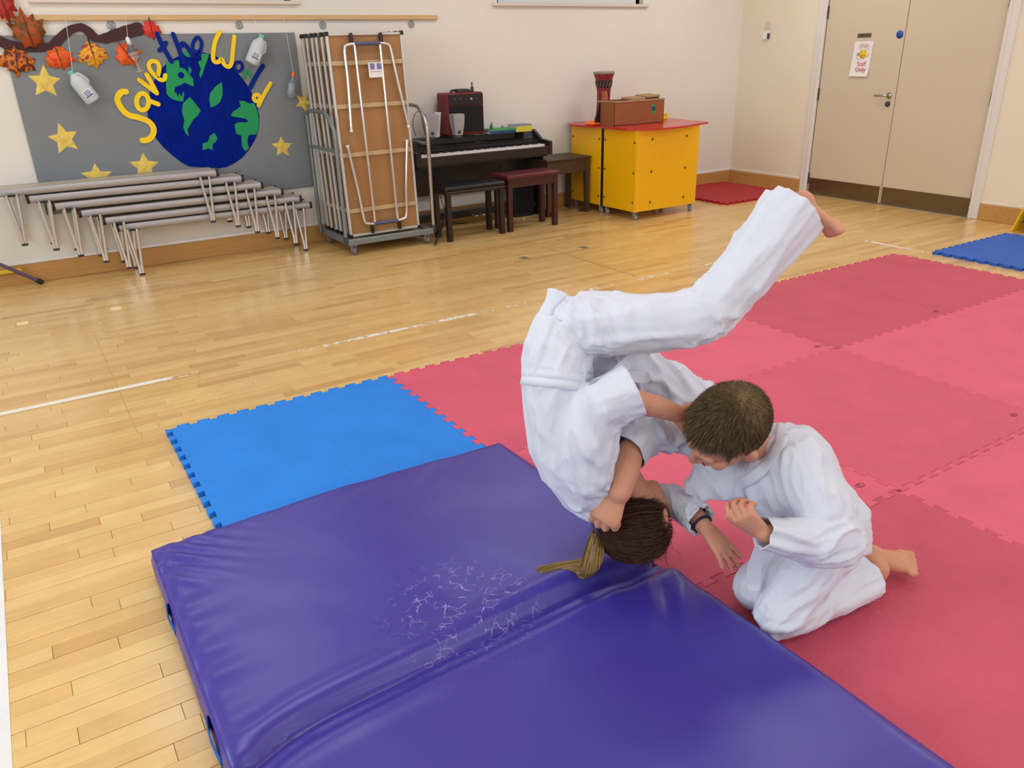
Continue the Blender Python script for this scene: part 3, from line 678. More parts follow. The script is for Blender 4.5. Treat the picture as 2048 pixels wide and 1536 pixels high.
LET = [('S', M_letty, 'tall yellow letter S starting the word Save left of the globe', [[(152,688),(105,695),(70,760),(110,850),(180,912),(280,938),(370,975),(418,1040),(405,1110),(360,1150),(310,1155)]], 45),
 ('a', M_letty, 'yellow letter a of Save beside the globe\'s left edge', [circ(312,785,58,80), [(375,775),(462,808)]], 36),
 ('v', M_letty, 'yellow letter v of Save between its a and e', [[(280,575),(365,640),(448,702)], [(350,522),(400,610),(448,702)]], 34),
 ('e', M_letty, 'yellow letter e ending the word Save near the globe\'s top left', [[(530,530),(520,570),(480,572),(430,530),(385,480),(372,425),(405,395),(455,410),(472,460),(462,520),(448,545)]], 32),
 ('t', M_letb, 'navy letter t of the small word the above the globe', [[(445,120),(505,250),(590,400)], [(475,290),(505,265),(535,220)]], 34),
 ('h', M_letb, 'navy letter h of the above the globe', [[(605,135),(665,290),(700,400)], [(680,250),(700,225),(740,260),(790,340)]], 34),
 ('e', M_letb, 'navy letter e of the above the globe\'s green top', [[(860,300),(800,295),(798,220),(840,165),(878,210),(872,270),(860,330)]], 26),
 ('W', M_letty, 'large yellow letter W of World above the globe', [[(1052,118),(1010,200),(988,330),(998,395),(1040,402),(1072,375),(1095,425),(1140,448),(1168,400),(1178,290),(1192,160)]], 34),
 ('o', M_letb, 'navy letter o of World on the globe\'s upper right edge', [circ(1232,448,38,45)], 24),
 ('r', M_green, 'small green letter r of World right of the globe', [[(1282,555),(1298,510),(1322,488),(1356,545)]], 24),
 ('l', M_letb, 'navy letter l of World, a slanted bar right of the globe', [[(1468,440),(1400,545),(1345,650)]], 36),
 ('d', M_letty, 'yellow letter d of World at the globe\'s right edge', [circ(1408,748,30,32), [(1540,608),(1480,710),(1425,822)]], 32)]
for ch, m_, lb, strokes, w in LET:
    mb = MB()
    for si, st in enumerate(strokes):
        pts = catmull([z8(x, y, BY-0.0045) for x, y in st], 5); mb.strip(pts, w*0.20833/235, 0.005+0.0006*si, NB)
    pinned('paper_letter', mb, m_, lb, 'letter', 'cut-out letters of the words Save the World')
def star(cx, cy, r, rot, label, yy=BY):
    mb = MB(); c = wp(cx, cy, yy); pts = []
    for i in range(10):
        a = rot+i*PI/5; rr = r*(1.0 if i % 2 == 0 else 0.48)*(1+0.06*math.sin(i*7.3+cx)); pts.append(c+Vector((rr*math.sin(a), 0, rr*math.cos(a))))
    top = c+NB*0.006; vs = [p+NB*0.001 for p in pts]+[top]; fs = [(i, (i+1) % 10, 10) for i in range(10)]
    mb.add(vs, fs); mb.add([p+NB*0.001 for p in pts]+pts, [tuple(range(10, 20))]+[(i, 10+i, 10+(i+1) % 10, (i+1) % 10) for i in range(10)])
    pinned('paper_star', mb, M_star, label, 'star', 'gold paper stars on the grey board')
star(90, 164, 0.105, 0.12, 'gold paper star below the autumn leaves, topmost on the left of the board')
star(128, 277, 0.105, -0.12, 'gold paper star midway down the left of the grey board')
star(194, 354, 0.10, 0.05, 'lowest gold paper star, just above the stacked benches')
star(289, 333, 0.10, 0.08, 'gold paper star at the lower left of the navy globe')
star(564, 294, 0.085, 0.05, 'gold paper star right of the globe beside the folding tables')
star(607, 204, 0.075, 0.5, 'gold paper star half hidden behind the folding table trolley')
# garland branch and leaves
mb = MB(); bp = [(-40,500),(0,530),(110,575),(250,600),(420,605),(600,600),(700,560),(790,470),(880,395),(960,360),(1040,350),(1120,395),(1190,460),(1240,492),(1330,495),(1450,460),(1600,415),(1762,372)]
wz = [95,95,92,90,85,70,85,80,75,70,80,90,85,70,95,110,120,130]
pts = [z7(x, y, BY-0.004) for x, y in bp]; mb.strip(catmull(pts, 3), [w_*0.15625/228 for w_ in np.repeat(wz[:-1], 3).tolist()+[wz[-1]]], 0.004, NB)
for (a, b, c, d) in ((1130, 480, 1135, 560), (235, 600, 220, 680)): mb.strip([z7(a, b, BY-0.004), z7(c, d, BY-0.004)], 0.012, 0.004, NB)
o = pinned('paper_branch', mb, M_branch, 'zigzag brown paper branch running across the top left of the grey board', 'paper branch')
MAPLE = [(0,1.0),(0.20,0.66),(0.46,0.74),(0.48,0.48),(0.86,0.50),(0.74,0.18),(0.84,-0.06),(0.56,-0.20),(0.50,-0.50),(0.24,-0.52),(0.06,-0.80),(-0.10,-0.56),(-0.42,-0.56),(-0.50,-0.24),(-0.84,-0.14),(-0.72,0.14),(-0.88,0.46),(-0.46,0.44),(-0.44,0.72),(-0.18,0.64)]
def leaf(cx, cy, sx, sy, rot, mm, label, yy=BY, seed=0):
    rr = random.Random(seed); mb = MB(); c = wp(cx, cy, yy); pts = []
    ca, sa = math.cos(rot), math.sin(rot)
    for (x, y) in MAPLE:
        x *= sx*(1+rr.uniform(-0.12, 0.12)); y *= sy*(1+rr.uniform(-0.12, 0.12)); pts.append((x*ca-y*sa, x*sa+y*ca))
    n = len(pts); f = [c+Vector((x, -0.008-0.010*noise.noise(Vector((x*12, y*12, seed))), y)) for x, y in pts]; cc = c+Vector((0, -0.016, 0))
    bk = [p+Vector((0, 0.0015, 0)) for p in f]; vs = f+[cc]+bk+[cc+Vector((0, 0.0015, 0))]
    fs = [(i, (i+1) % n, n) for i in range(n)]+[(n+1+i, 2*n+1, n+1+(i+1) % n) for i in range(n)]+[(i, n+1+i, n+1+(i+1) % n, (i+1) % n) for i in range(n)]
    mb.add(vs, fs, 0, True)
    t = thing('paper_leaf', c, label, 'leaf', 'painted autumn paper leaves along the brown branch'); mb.obj('leaf_blade', mm, t)
    mb = MB(); d = Vector((-math.sin(rot), 0, math.cos(rot))); mb.tube([c+d*sy*-0.85+Vector((0, -0.017, 0)), cc+Vector((0, -0.003, 0)), c+d*sy*0.7+Vector((0, -0.016, 0))], [0.003, 0.0025, 0.001], 5); mb.obj('leaf_vein', M_branch, t)
LM1 = leafmat('leaf_red', (150, 30, 20), (196, 50, 24), (160, 40, 24)); LM2 = leafmat('leaf_brown', (110, 66, 20), (150, 80, 28), (178, 70, 24))
LM3 = leafmat('leaf_mix', (104, 44, 34), (236, 130, 30), (120, 50, 30)); LM4 = leafmat('leaf_orange', (228, 60, 40), (246, 112, 20), (214, 90, 30))
LM5 = leafmat('leaf_yellow', (176, 60, 56), (246, 190, 50), (226, 140, 40)); LM6 = leafmat('leaf_bright', (244, 96, 28), (250, 110, 30), (224, 80, 36)); LM7 = leafmat('leaf_scarlet', (222, 50, 36), (232, 64, 44), (206, 44, 36))
leaf(6, 6, 0.085, 0.13, PI+0.1, LM1, 'dark red paper leaf at the top left corner above the rail', WY-0.04, 1)
leaf(57, 66, 0.125, 0.145, 0.1, LM2, 'brown paper leaf over the branch, at the left end of the rail', BY-0.012, 2)
leaf(33, 119, 0.125, 0.115, PI-0.15, LM3, 'maroon and orange paper leaf hanging lowest left under the branch', BY, 3)
leaf(117, 113, 0.11, 0.10, PI+0.15, LM4, 'orange and red paper leaf between the maroon one and the first milk bottle', BY, 4)
leaf(184, 105, 0.11, 0.105, PI+0.1, LM5, 'yellow and maroon paper leaf hanging from the middle of the branch', BY, 5)
leaf(252, 106, 0.10, 0.10, PI+0.5, LM6, 'bright orange paper leaf behind the hanging clear bottle', BY, 6)
leaf(302, 57, 0.075, 0.085, PI+0.05, LM7, 'scarlet paper leaf right of the branch end, above the word Save', BY, 7)
# bottles hung on strings
def milk(u0, v0, u1, v1, label, us, vs_, w=0.055):
    a = wp(u0, v0, WY-0.10); b = wp(u1, v1, WY-0.10); ax = (b-a).normalized(); L_ = (b-a).length
    t = thing('milk_bottle', b, label, 'bottle', 'plastic bottles hung on strings before the board')
    side = ax.cross(Vector((0, 1, 0))).normalized()
    mb = MB(); rings = []
    for h, rx, ry in ((0.06, 0.018, 0.018), (0.10, 0.019, 0.019), (0.16, 0.030, 0.027), (0.26, 0.047, 0.04), (0.36, 0.052, 0.043), (0.70, 0.052, 0.043), (0.94, 0.052, 0.043), (0.98, 0.046, 0.038), (1.0, 0.036, 0.03)):
        rings.append(mb.ring(a+ax*(h*L_), ax, rx*w/0.055, 20, ry*w/0.055, up=side))
    mb.loft(rings); mb.obj('bottle_body', M_milk, t)
    mb = MB(); mb.lathe(a, [(0.02, -0.005), (0.021, 0.0), (0.021, 0.055*L_), (0.019, 0.06*L_+0.004)], 18, ax); mb.obj('bottle_cap', M_teal, t)
    mb = MB(); h0 = a+ax*(0.12*L_)+side*0.02; h1 = a+ax*(0.5*L_)+side*0.05; mb.tube(catmull([h0, h0+side*0.022+ax*0.012, h1+side*0.008-ax*0.02, h1], 5), 0.008, 8); mb.obj('bottle_handle', M_milk, t)
    mb = MB(); c = a+ax*(0.72*L_)+Vector((0, -0.0435*w/0.055, 0)); mb.box(c, (0.064, 0.002, 0.055), Matrix((side, (0, 1, 0), ax)).transposed(), 0.001); lb = mb.obj('bottle_label', mat('label_white', (226, 228, 234), 0.5), t)
    mb = MB()
    for k in range(4): mb.strip([c-side*0.024+ax*(0.018-0.011*k)+Vector((0, -0.001, 0)), c+side*(0.024-0.007*(k % 2))+ax*(0.016-0.011*k)+Vector((0, -0.001, 0))], 0.005 if k else 0.009, 0.0008, NB)
    tag(mb.obj('label_print', mat('label_ink', (80, 92, 140), 0.6), lb), kind='stuff')
    mb = MB(); mb.tube([a+ax*0.03, wp(us, vs_, WY-0.032)], 0.0016, 5); mb.obj('string', M_string, t)
milk(140, 144, 188, 203, 'white milk bottle with green cap hanging left, below the leaves', 130, 30)
milk(524, 72, 503, 128, 'white milk bottle with green cap hanging above the globe\'s right side', 505, 28)
def clearb(u0, v0, u1, v1, label, us, vs_, capm, glass=False):
    a = wp(u0, v0, WY-0.09); b = wp(u1, v1, WY-0.09); ax = (b-a).normalized(); L_ = (b-a).length
    t = thing('clear_bottle', b, label, 'bottle', 'plastic bottles hung on strings before the board')
    if glass: prof = [(0.008, 0), (0.012, 0.02), (0.034, 0.08), (0.038, 0.3*L_), (0.03, 0.5*L_), (0.012, 0.62*L_), (0.007, 0.7*L_), (0.007, 0.93*L_), (0.024, 0.985*L_), (0.025, L_)]
    else: prof = [(0.012, 0.10*L_), (0.012, 0.2*L_), (0.027, 0.34*L_), (0.029, 0.5*L_), (0.024, 0.6*L_), (0.029, 0.7*L_), (0.029, 0.95*L_), (0.022, L_)]
    mb = MB(); mb.lathe(a, prof, 18, ax); mb.obj('bottle_body', M_clear, t)
    mb = MB(); mb.lathe(a, [(0.006, -0.02), (0.012, -0.015), (0.014, 0.0), (0.014, 0.12*L_), (0.012, 0.13*L_)], 14, ax); mb.obj('bottle_cap', capm, t)
    if not glass:
        mb = MB(); mb.lathe(a+ax*0.42*L_, [(0.0296, 0), (0.0300, 0.01), (0.0300, 0.045), (0.0296, 0.055)], 18, ax); mb.obj('bottle_label', mat('greyblue_label', (150, 158, 178), 0.5), t)
    mb = MB(); mb.tube([a, wp(us, vs_, WY-0.032)], 0.0014, 5); mb.obj('string', M_string, t)
clearb(587, 148, 581, 195, 'small clear bottle with orange cap hanging left of the folding tables', 566, 28, M_orange)
clearb(256, 80, 280, 143, 'clear stemmed plastic bottle hanging before the bright orange leaf', 250, 28, M_white, True)

# ------------------------------------------------------------------ nested benches
def bench():
    t = thing('folding_bench', (0, 0, 0), 'x', 'bench', 'grey benches stacked nested against the back wall'); L_ = 1.44; D = 0.20
    mb = MB(); mb.bb((0.01, 0.012, 0.352), (L_-0.01, D-0.012, 0.372), 0.006); mb.obj('seat', M_benchtop, t)
    for y in (0.006, D-0.006):
        mb = MB(); mb.loft([mb.ring((x, y, 0.350), (1, 0, 0), 0.025, 14, 0.013, up=(0, 0, 1)) for x in (0.012, L_-0.012)]); mb.obj('side_rail', M_alu, t)
        for x in (0.006, L_-0.006):
            mb = MB(); mb.loft([mb.ring((x+s_, y, 0.350), (1, 0, 0), 0.0265, 14, 0.015, up=(0, 0, 1)) for s_ in (-0.012, 0.008)]); mb.obj('end_cap', M_black, t)
    for x0_ in (0.075, L_-0.125):
        mb = MB(); mb.bb((x0_-0.025, -0.022, 0.322), (x0_+0.065, D+0.012, 0.334), 0.003); mb.obj('leg_bracket', M_black, t)
        for y, s_, sp_ in ((-0.016, -1, 0.024), (D+0.008, 1, 0.004)):
            for k in (0, 1):
                top = Vector((x0_-0.012 if k == 0 else x0_+0.05, y, 0.335)); bot = Vector((x0_+0.012 if k == 0 else x0_+0.03, y+s_*sp_, 0.004))
                mb = MB(); mb.tube([top, top+Vector((0, 0, -0.03)), bot+Vector((0, 0, 0.05)), bot], 0.0105, 9); lg = mb.obj('leg', M_chrome, t)
                mb = MB(); mb.cyl(bot-Vector((0, 0, 0.004)), bot+Vector((0, 0, 0.012)), 0.0115, 9); mb.obj('rubber_foot', M_darkgrey, lg)
    return t
proto = bench()
lbs = ['topmost grey folding bench of the nested stack, highest and furthest left', 'second grey folding bench from the top of the nested stack', 'third grey folding bench from the top of the nested stack', 'fourth grey folding bench from the top, third from the floor', 'fifth grey folding bench, one above the lowest', 'lowest grey folding bench of the stack, its legs on the floor']
bx = [(-0.098, 0.694), (0.078, 0.636), (0.216, 0.572), (0.364, 0.506), (0.502, 0.438), (0.578, 0.3791)]
for i in range(6):
    o = proto if i == 5 else copy_tree(proto)
    o.location = (bx[i][0]*1.007, 6.268-0.0015*(5-i), 1.4248-(1.4248-bx[i][1])*1.007-0.372); o['label'] = lbs[i]

# ------------------------------------------------------------------ table trolley
def trolley():
    t = thing('table_trolley', (2.5, 6.1, 0), 'wheeled grey metal trolley carrying upright folding tables', 'trolley')
    x0, x1, y0, y1, z = 2.13, 2.87, 5.81, 6.44, 0.10
    for nm, lo, hi in (('base_rail', (x0, y0, z-0.02), (x1, y0+0.04, z+0.025)), ('base_rail', (x0, y1-0.04, z-0.02), (x1, y1, z+0.025)), ('base_rail', (x0, y0+0.04, z-0.02), (x0+0.04, y1-0.04, z+0.025)), ('base_rail', (x1-0.04, y0+0.04, z-0.02), (x1, y1-0.04, z+0.025))):
        mb = MB(); mb.bb(lo, hi, 0.004); mb.obj(nm, M_zinc, t)
    mb = MB(); mb.bb((x0+0.04, y0+0.04, z-0.012), (x1-0.04, y1-0.04, z+0.0), 0.002); mb.obj('deck', M_bar, t)
    for x in (x0+0.05, x1-0.05):
        for y in (y0+0.04, y1-0.05):
            mb = MB(); mb.box((x, y, 0.074), (0.05, 0.045, 0.006)); mb.box((x-0.014, y, 0.05), (0.004, 0.03, 0.05)); mb.box((x+0.014, y, 0.05), (0.004, 0.03, 0.05)); c = mb.obj('caster', M_caster, t); tag(c, kind=None)
            mb = MB(); mb.lathe((x-0.011, y-0.008, 0.03), [(0.012, 0), (0.029, 0.002), (0.030, 0.006), (0.030, 0.016), (0.029, 0.020), (0.012, 0.022)], 16, (1, 0, 0)); mb.obj('wheel', M_casterb, c)
    for x, h in ((x0-0.01, 1.06), (x1+0.012, 1.07)):
        m_ = M_zinc if x < 2.4 else M_darkgrey
        mb = MB(); mb.tube(catmull([(x, y0+0.02, z), (x, y0+0.02, 0.5), (x, y0+0.02, 0.86), (x, y0+0.04, 0.95), (x, y0+0.13, h-0.03), (x, y0+0.22, h), (x, y1-0.1, h), (x, y1-0.04, h-0.02), (x, y1-0.03, h-0.08), (x, y1-0.03, 0.6), (x, y1-0.03, z)], 4), 0.015, 10); hd = mb.obj('push_handle', M_steel if x > 2.4 else M_zinc, t)
        mb = MB(); mb.tube([(x, y0+0.02, 0.79), (x, y1-0.03, 0.79)], 0.013, 8); mb.obj('cross_bar', M_zinc, hd)
        mb = MB(); mb.cyl((x, y0+0.02, z-0.01), (x, y0+0.02, z+0.05), 0.022, 10); mb.obj('post_socket', M_darkgrey, hd)
trolley()
def ftable():
    """folding table standing on its short edge; origin at the bottom left front corner, underside towards -y"""
    t = thing('folding_table', (0, 0, 0), 'x', 'table', 'folding tables standing on the trolley'); w, h = 0.605, 1.475
    mb = MB(); mb.bb((0.012, 0.012, 0.012), (w-0.012, 0.026, h-0.012), 0.001); mb.obj('tabletop', M_hard, t)
    for lo, hi in (((0, 0, 0), (0.018, 0.03, h)), ((w-0.018, 0, 0), (w, 0.03, h)), ((0.018, 0, 0), (w-0.018, 0.03, 0.018)), ((0.018, 0, h-0.018), (w-0.018, 0.03, h))):
        mb = MB(); mb.bb(lo, hi, 0.003); mb.obj('edge_trim', M_tabledge, t)
    for x in (0.006, w-0.006):
        for z in (0.006, h-0.006):
            mb = MB(); mb.box((x, 0.015, z), (0.032, 0.034, 0.032), ch=0.005); mb.obj('corner_cap', M_black, t)
    for z in (0.20, 0.62, 0.97, 1.27):
        mb = MB(); mb.bb((0.018, -0.004, z-0.016), (w-0.018, 0.012, z+0.016), 0.003); mb.obj('batten', M_bar, t)
    for (z0, s_) in ((1.40, -1), (0.085, 1)):
        y = -0.022; hz = z0; L_ = 0.72
        for k in (0, 1):
            xa, xb = (0.11, 0.165) if k == 0 else (w-0.11, w-0.165)
            # outer leg, rounded shoulder at the hinge end, free foot at mid table
            mb = MB(); xo = 0.13 if k == 0 else w-0.13; xf = (0.055 if k == 0 else w-0.055) if s_ > 0 else (0.10 if k == 0 else w-0.03)
            mb.tube(catmull([(xo+(0.07 if k == 0 else -0.07), y, hz), (xo+(0.02 if k == 0 else -0.02), y, hz+s_*0.008), (xo-(0.01 if k == 0 else -0.01), y, hz+s_*0.04), (xf+(xo-xf)*0.6, y, hz+s_*0.25), (xf, y, hz+s_*0.60)], 6), 0.0115, 9); lg = mb.obj('leg', M_chrome, t)
            mb = MB(); mb.cyl((xf, y, hz+s_*0.595), (xf, y, hz+s_*0.612), 0.0125, 9); mb.obj('leg_tip', M_white, lg)
        mb = MB(); mb.cyl((0.20, y, hz), (w-0.20, y, hz), 0.0145, 10); mb.obj('leg_sleeve', M_purplegrey, t)
        for x in (0.185, w-0.185):
            mb = MB(); mb.box((x, -0.012, hz-s_*0.035), (0.022, 0.03, 0.075), Euler((0.12*s_, 0, 0)).to_matrix(), 0.004); mb.obj('hinge_bracket', M_black, t)
    for x in (0.205, w-0.205):
        mb = MB(); mb.tube([(x, -0.03, 0.10), (x-0.008 if x < 0.3 else x+0.0, -0.032, 1.39)], 0.0105, 9); mb.obj('stay_bar', M_chrome, t)
    return t
p0 = ftable()
tl = ['front folding table on the trolley, brown underside and chrome legs facing out', 'second folding table, directly behind the front one', 'third folding table from the front of the trolley', 'fourth folding table from the front, third from the wall', 'fifth folding table, second from the wall', 'rearmost folding table on the trolley, nearest the wall']
ty = [5.895, 5.975, 6.085, 6.165, 6.275, 6.355]
for i in range(6):
    o = p0 if i == 0 else copy_tree(p0)
    o.location = (2.185-0.004*i, ty[i], 0.127); o['label'] = tl[i]; o.rotation_euler = (-0.035-0.01*(i > 0), -0.006, 0)
# notice on the front table
pa = Vector((2.185+0.335, 5.842+0.0, 1.345)); mb = MB(); mb.box(pa+Vector((0.0, 0.055, 0)), (0.118, 0.001, 0.105), Euler((-0.035, -0.006, 0)).to_matrix()); nt = mb.obj('printed_notice', M_paper, label='white printed notice stuck on the front folding table', cat='notice')
mb = MB()
for k in (-1, 1):
    mb.box(pa+Vector((k*0.027, 0.0538, 0.025)), (0.036, 0.0008, 0.042), Euler((-0.035, 0, 0)).to_matrix())
for k in range(3): mb.box(pa+Vector((0, 0.0538+0.0007*k+0.0004, -0.012-0.011*k)), (0.09, 0.0008, 0.0035), Euler((-0.035, 0, 0)).to_matrix())
c = mb.obj('blue_printing', mat('notice_blue', (120, 126, 176), 0.8), kind='stuff'); c.parent = nt

# ------------------------------------------------------------------ piano and what stands on it
def piano():
    x0, x1, yf, yb = 2.90, 4.27, 6.10, 6.48
    t = thing('digital_piano', (3.58, 6.3, 0), 'black digital upright piano with open white keyboard against the back wall', 'piano')
    for x in (x0, x1-0.03):
        mb = MB(); ol = [(yb, 0.02), (yb, 0.775), (yb-0.10, 0.778), (yb-0.16, 0.745), (yb-0.22, 0.705), (yf, 0.69), (yf, 0.575), (yf+0.13, 0.56), (yf+0.17, 0.50), (yf+0.17, 0.07), (yf+0.02, 0.05), (yf+0.02, 0.02)]
        mb.poly([Vector((x, a, b)) for a, b in ol], (0.03, 0, 0)); mb.obj('side_panel', M_blackw, t)
    mb = MB(); mb.bb((x0+0.03, yf+0.005, 0.575), (x1-0.03, yf+0.03, 0.648), 0.004); mb.obj('key_slip', M_blackw, t)
    mb = MB(); mb.bb((x0+0.03, yf+0.03, 0.56), (x1-0.03, yb-0.02, 0.60), 0.002); mb.obj('key_bed', M_blackw, t)
    nk = 52; kw = (x1-x0-0.12)/nk; xa = x0+0.06
    mb = MB()
    for k in range(nk): mb.bb((xa+k*kw+0.0005, yf+0.035, 0.60), (xa+(k+1)*kw-0.0005, yf+0.165, 0.665), 0.001)
    mb.obj('white_keys', M_ivory, t, kind='stuff')
    mb = MB()
    for k in range(nk-1):
        if (k+5) % 7 in (0, 1, 3, 4, 5): mb.bb((xa+(k+1)*kw-0.006, yf+0.082, 0.665), (xa+(k+1)*kw+0.006, yf+0.165, 0.676), 0.001)
    mb.obj('black_keys', M_black, t, kind='stuff')
    mb = MB(); mb.bb((x0+0.03, yf+0.035, 0.60), (xa, yf+0.165, 0.67)); mb.bb((x1-0.06, yf+0.035, 0.60), (x1-0.03, yf+0.165, 0.67)); mb.bb((x0+0.03, yf+0.165, 0.60), (x1-0.03, yf+0.235, 0.695), 0.003); mb.obj('control_strip', M_black, t)
    mb = MB(); mb.poly([Vector((x0+0.03, a, b)) for a, b in ((yf+0.235, 0.60), (yf+0.235, 0.705), (yf+0.29, 0.765), (yb, 0.775), (yb, 0.60))], (x1-x0-0.06, 0, 0)); mb.obj('top_lid', M_blackw, t)
    mb = MB(); mb.bb((x0+0.15, yf+0.246, 0.72), (x1-0.25, yf+0.256, 0.77), 0.003); mb.obj('music_ledge', M_black, t)
    mb = MB(); mb.bb((x0+0.03, yb-0.05, 0.28), (x1-0.03, yb-0.035, 0.56), 0.002); mb.obj('back_panel', M_blackw, t)
    mb = MB(); mb.bb((x0+0.03, yb-0.16, 0.07), (x1-0.03, yb-0.06, 0.13), 0.004); mb.obj('foot_bar', M_blackw, t)
    for k in (-1, 0, 1):
        mb = MB(); mb.box((3.6+k*0.075, yb-0.20, 0.085), (0.03, 0.10, 0.010), ch=0.004); mb.obj('pedal', M_chrome, t)
    for x in (x0-0.005, x1-0.035):
        mb = MB(); mb.bb((x, yf+0.0, 0), (x+0.04, yb, 0.05), 0.006); mb.obj('foot', M_blackw, t)
piano()
def amp():
    x0, x1, y0, y1, z0, z1 = 3.30, 3.665, 6.27, 6.46, 0.79, 1.135
    t = thing('guitar_amplifier', (3.48, 6.36, z0), 'boxy black amplifier with dark red vinyl sides standing on the piano', 'amplifier')
    mb = MB(); mb.bb((x0+0.0, y0+0.008, z0), (x1, y1, z1), 0.012); mb.obj('cabinet', M_redpaint, t)
    mb = MB(); mb.bb((x0+0.022, y0, z0+0.02), (x1-0.008, y0+0.012, z1-0.105), 0.004); mb.obj('grille', mat('amp_grille', (22, 20, 22), 0.9, bump=0.6, bscale=600, bdist=0.002), t)
    mb = MB(); mb.bb((x0+0.022, y0-0.002, z1-0.10), (x1-0.008, y0+0.012, z1-0.012), 0.004); pn = mb.obj('control_panel', M_black, t)
    for k in range(5):
        mb = MB(); mb.lathe((x0+0.07+k*0.055, y0-0.002, z1-0.055), [(0.012, 0), (0.011, 0.012), (0.0001, 0.013)], 12, (0, -1, 0)); mb.obj('knob', M_steel if k == 3 else M_darkgrey, pn)
    mb = MB(); mb.tube(catmull([(x0+0.09, 6.36, z1), (x0+0.11, 6.36, z1+0.018), (x1-0.11, 6.36, z1+0.018), (x1-0.09, 6.36, z1)], 5), 0.009, 8); mb.obj('carry_handle', M_black, t)
    for x in (x0+0.03, x1-0.03):
        for y in (y0+0.03, y1-0.03):
            mb = MB(); mb.cyl((x, y, z0-0.012), (x, y, z0), 0.012, 10); mb.obj('rubber_foot', M_black, t)
    mb = MB(); mb.tube(catmull([(x1-0.006, y1-0.05, z1-0.05), (x1+0.03, y1-0.06, z1-0.08), (x1+0.045, y1-0.07, z1-0.2), (x1+0.05, y1-0.07, z0+0.05), (x1+0.03, y1-0.08, z0-0.005)], 6), 0.004, 6); mb.obj('power_cord', M_darkgrey, t)
    t2 = thing('small_bottle', (3.56, 6.36, z1), 'small dark bottle standing on top of the black amplifier', 'bottle')
    mb = MB(); mb.lathe((3.585, 6.33, z1), [(0.014, 0), (0.015, 0.004), (0.015, 0.035), (0.006, 0.045), (0.005, 0.065), (0.0001, 0.066)], 12); mb.obj('bottle_body', M_darkgrey, t2)
    mb = MB(); mb.lathe((3.585, 6.33, z1+0.0655), [(0.007, 0), (0.006, 0.014), (0.0001, 0.015)], 10); mb.obj('bottle_cap', M_black, t2)
    mb = MB(); mb.box((3.5, 6.36, z1+0.012), (0.11, 0.07, 0.022), ch=0.004); mb.obj('small_box', M_darkgrey, label='flat dark box lying on top of the black amplifier', cat='box')
amp()
def speaker(x, y, z, label, h=0.19, w=0.105, d=0.09):
    t = thing('desk_speaker', (x, y, z), label, 'speaker', 'small grey speakers on the piano')
    mb = MB(); rings = []
    for hh, k in ((0.018, 0.66), (0.05, 0.74), (0.5*h, 0.9), (0.9*h, 1.0), (h, 0.96)):
        rings.append([Vector((x+sx*w/2*k, y+sy*d/2*k, z+hh)) for sx, sy in ((-1, -1), (1, -1), (1, 1), (-1, 1))])
    mb.loft(rings, smooth=False); mb.obj('speaker_case', mat('speaker_grey', (158, 160, 166), 0.45), t)
    mb = MB(); mb.lathe((x, y, z), [(0.045, 0), (0.044, 0.008), (0.03, 0.014), (0.025, 0.02)], 18); mb.obj('speaker_foot', M_darkgrey, t)
    mb = MB(); mb.lathe((x, y-d/2*0.74, z+0.045), [(0.016, 0), (0.015, 0.003), (0.0001, 0.004)], 14, (0, -1, 0)); mb.obj('volume_dial', M_darkgrey, t)
speaker(3.355, 6.21, 0.782, 'pale grey desk speaker standing in front of the black amplifier')
speaker(3.13, 6.27, 0.782, 'grey desk speaker at the piano\'s left end beside the papers', 0.20, 0.12)
def papers():
    for k, (x, ww, zz) in enumerate(((3.225, 0.10, 0.985),)):
        mb = MB(); mb.box((x, 6.33, 0.885), (0.075, 0.012, 0.205), Euler((0.12, 0.06, 0.35)).to_matrix(), 0.002); t = mb.obj('ring_notebook', M_paper, label='white spiral notebook leaning between the grey speaker and the amplifier', cat='notebook')
        mb = MB()
        for i in range(11): mb.tube([Vector((x+0.036+0.006*math.cos(a), 6.315+0.006*math.sin(a), 0.80+i*0.017)) for a in [q*PI/4 for q in range(8)]], 0.0012, 4, closed=True)
        c = mb.obj('spiral_binding', M_darkgrey, t, kind='stuff')
    mb = MB(); mb.tube(catmull([(3.05, 6.40, 0.80), (3.02, 6.38, 0.90), (3.05, 6.37, 0.99), (3.09, 6.36, 1.0)], 5), 0.003, 5); mb.obj('cable', M_black, label='thin black cable curling up at the piano\'s left end', cat='cable')
papers()
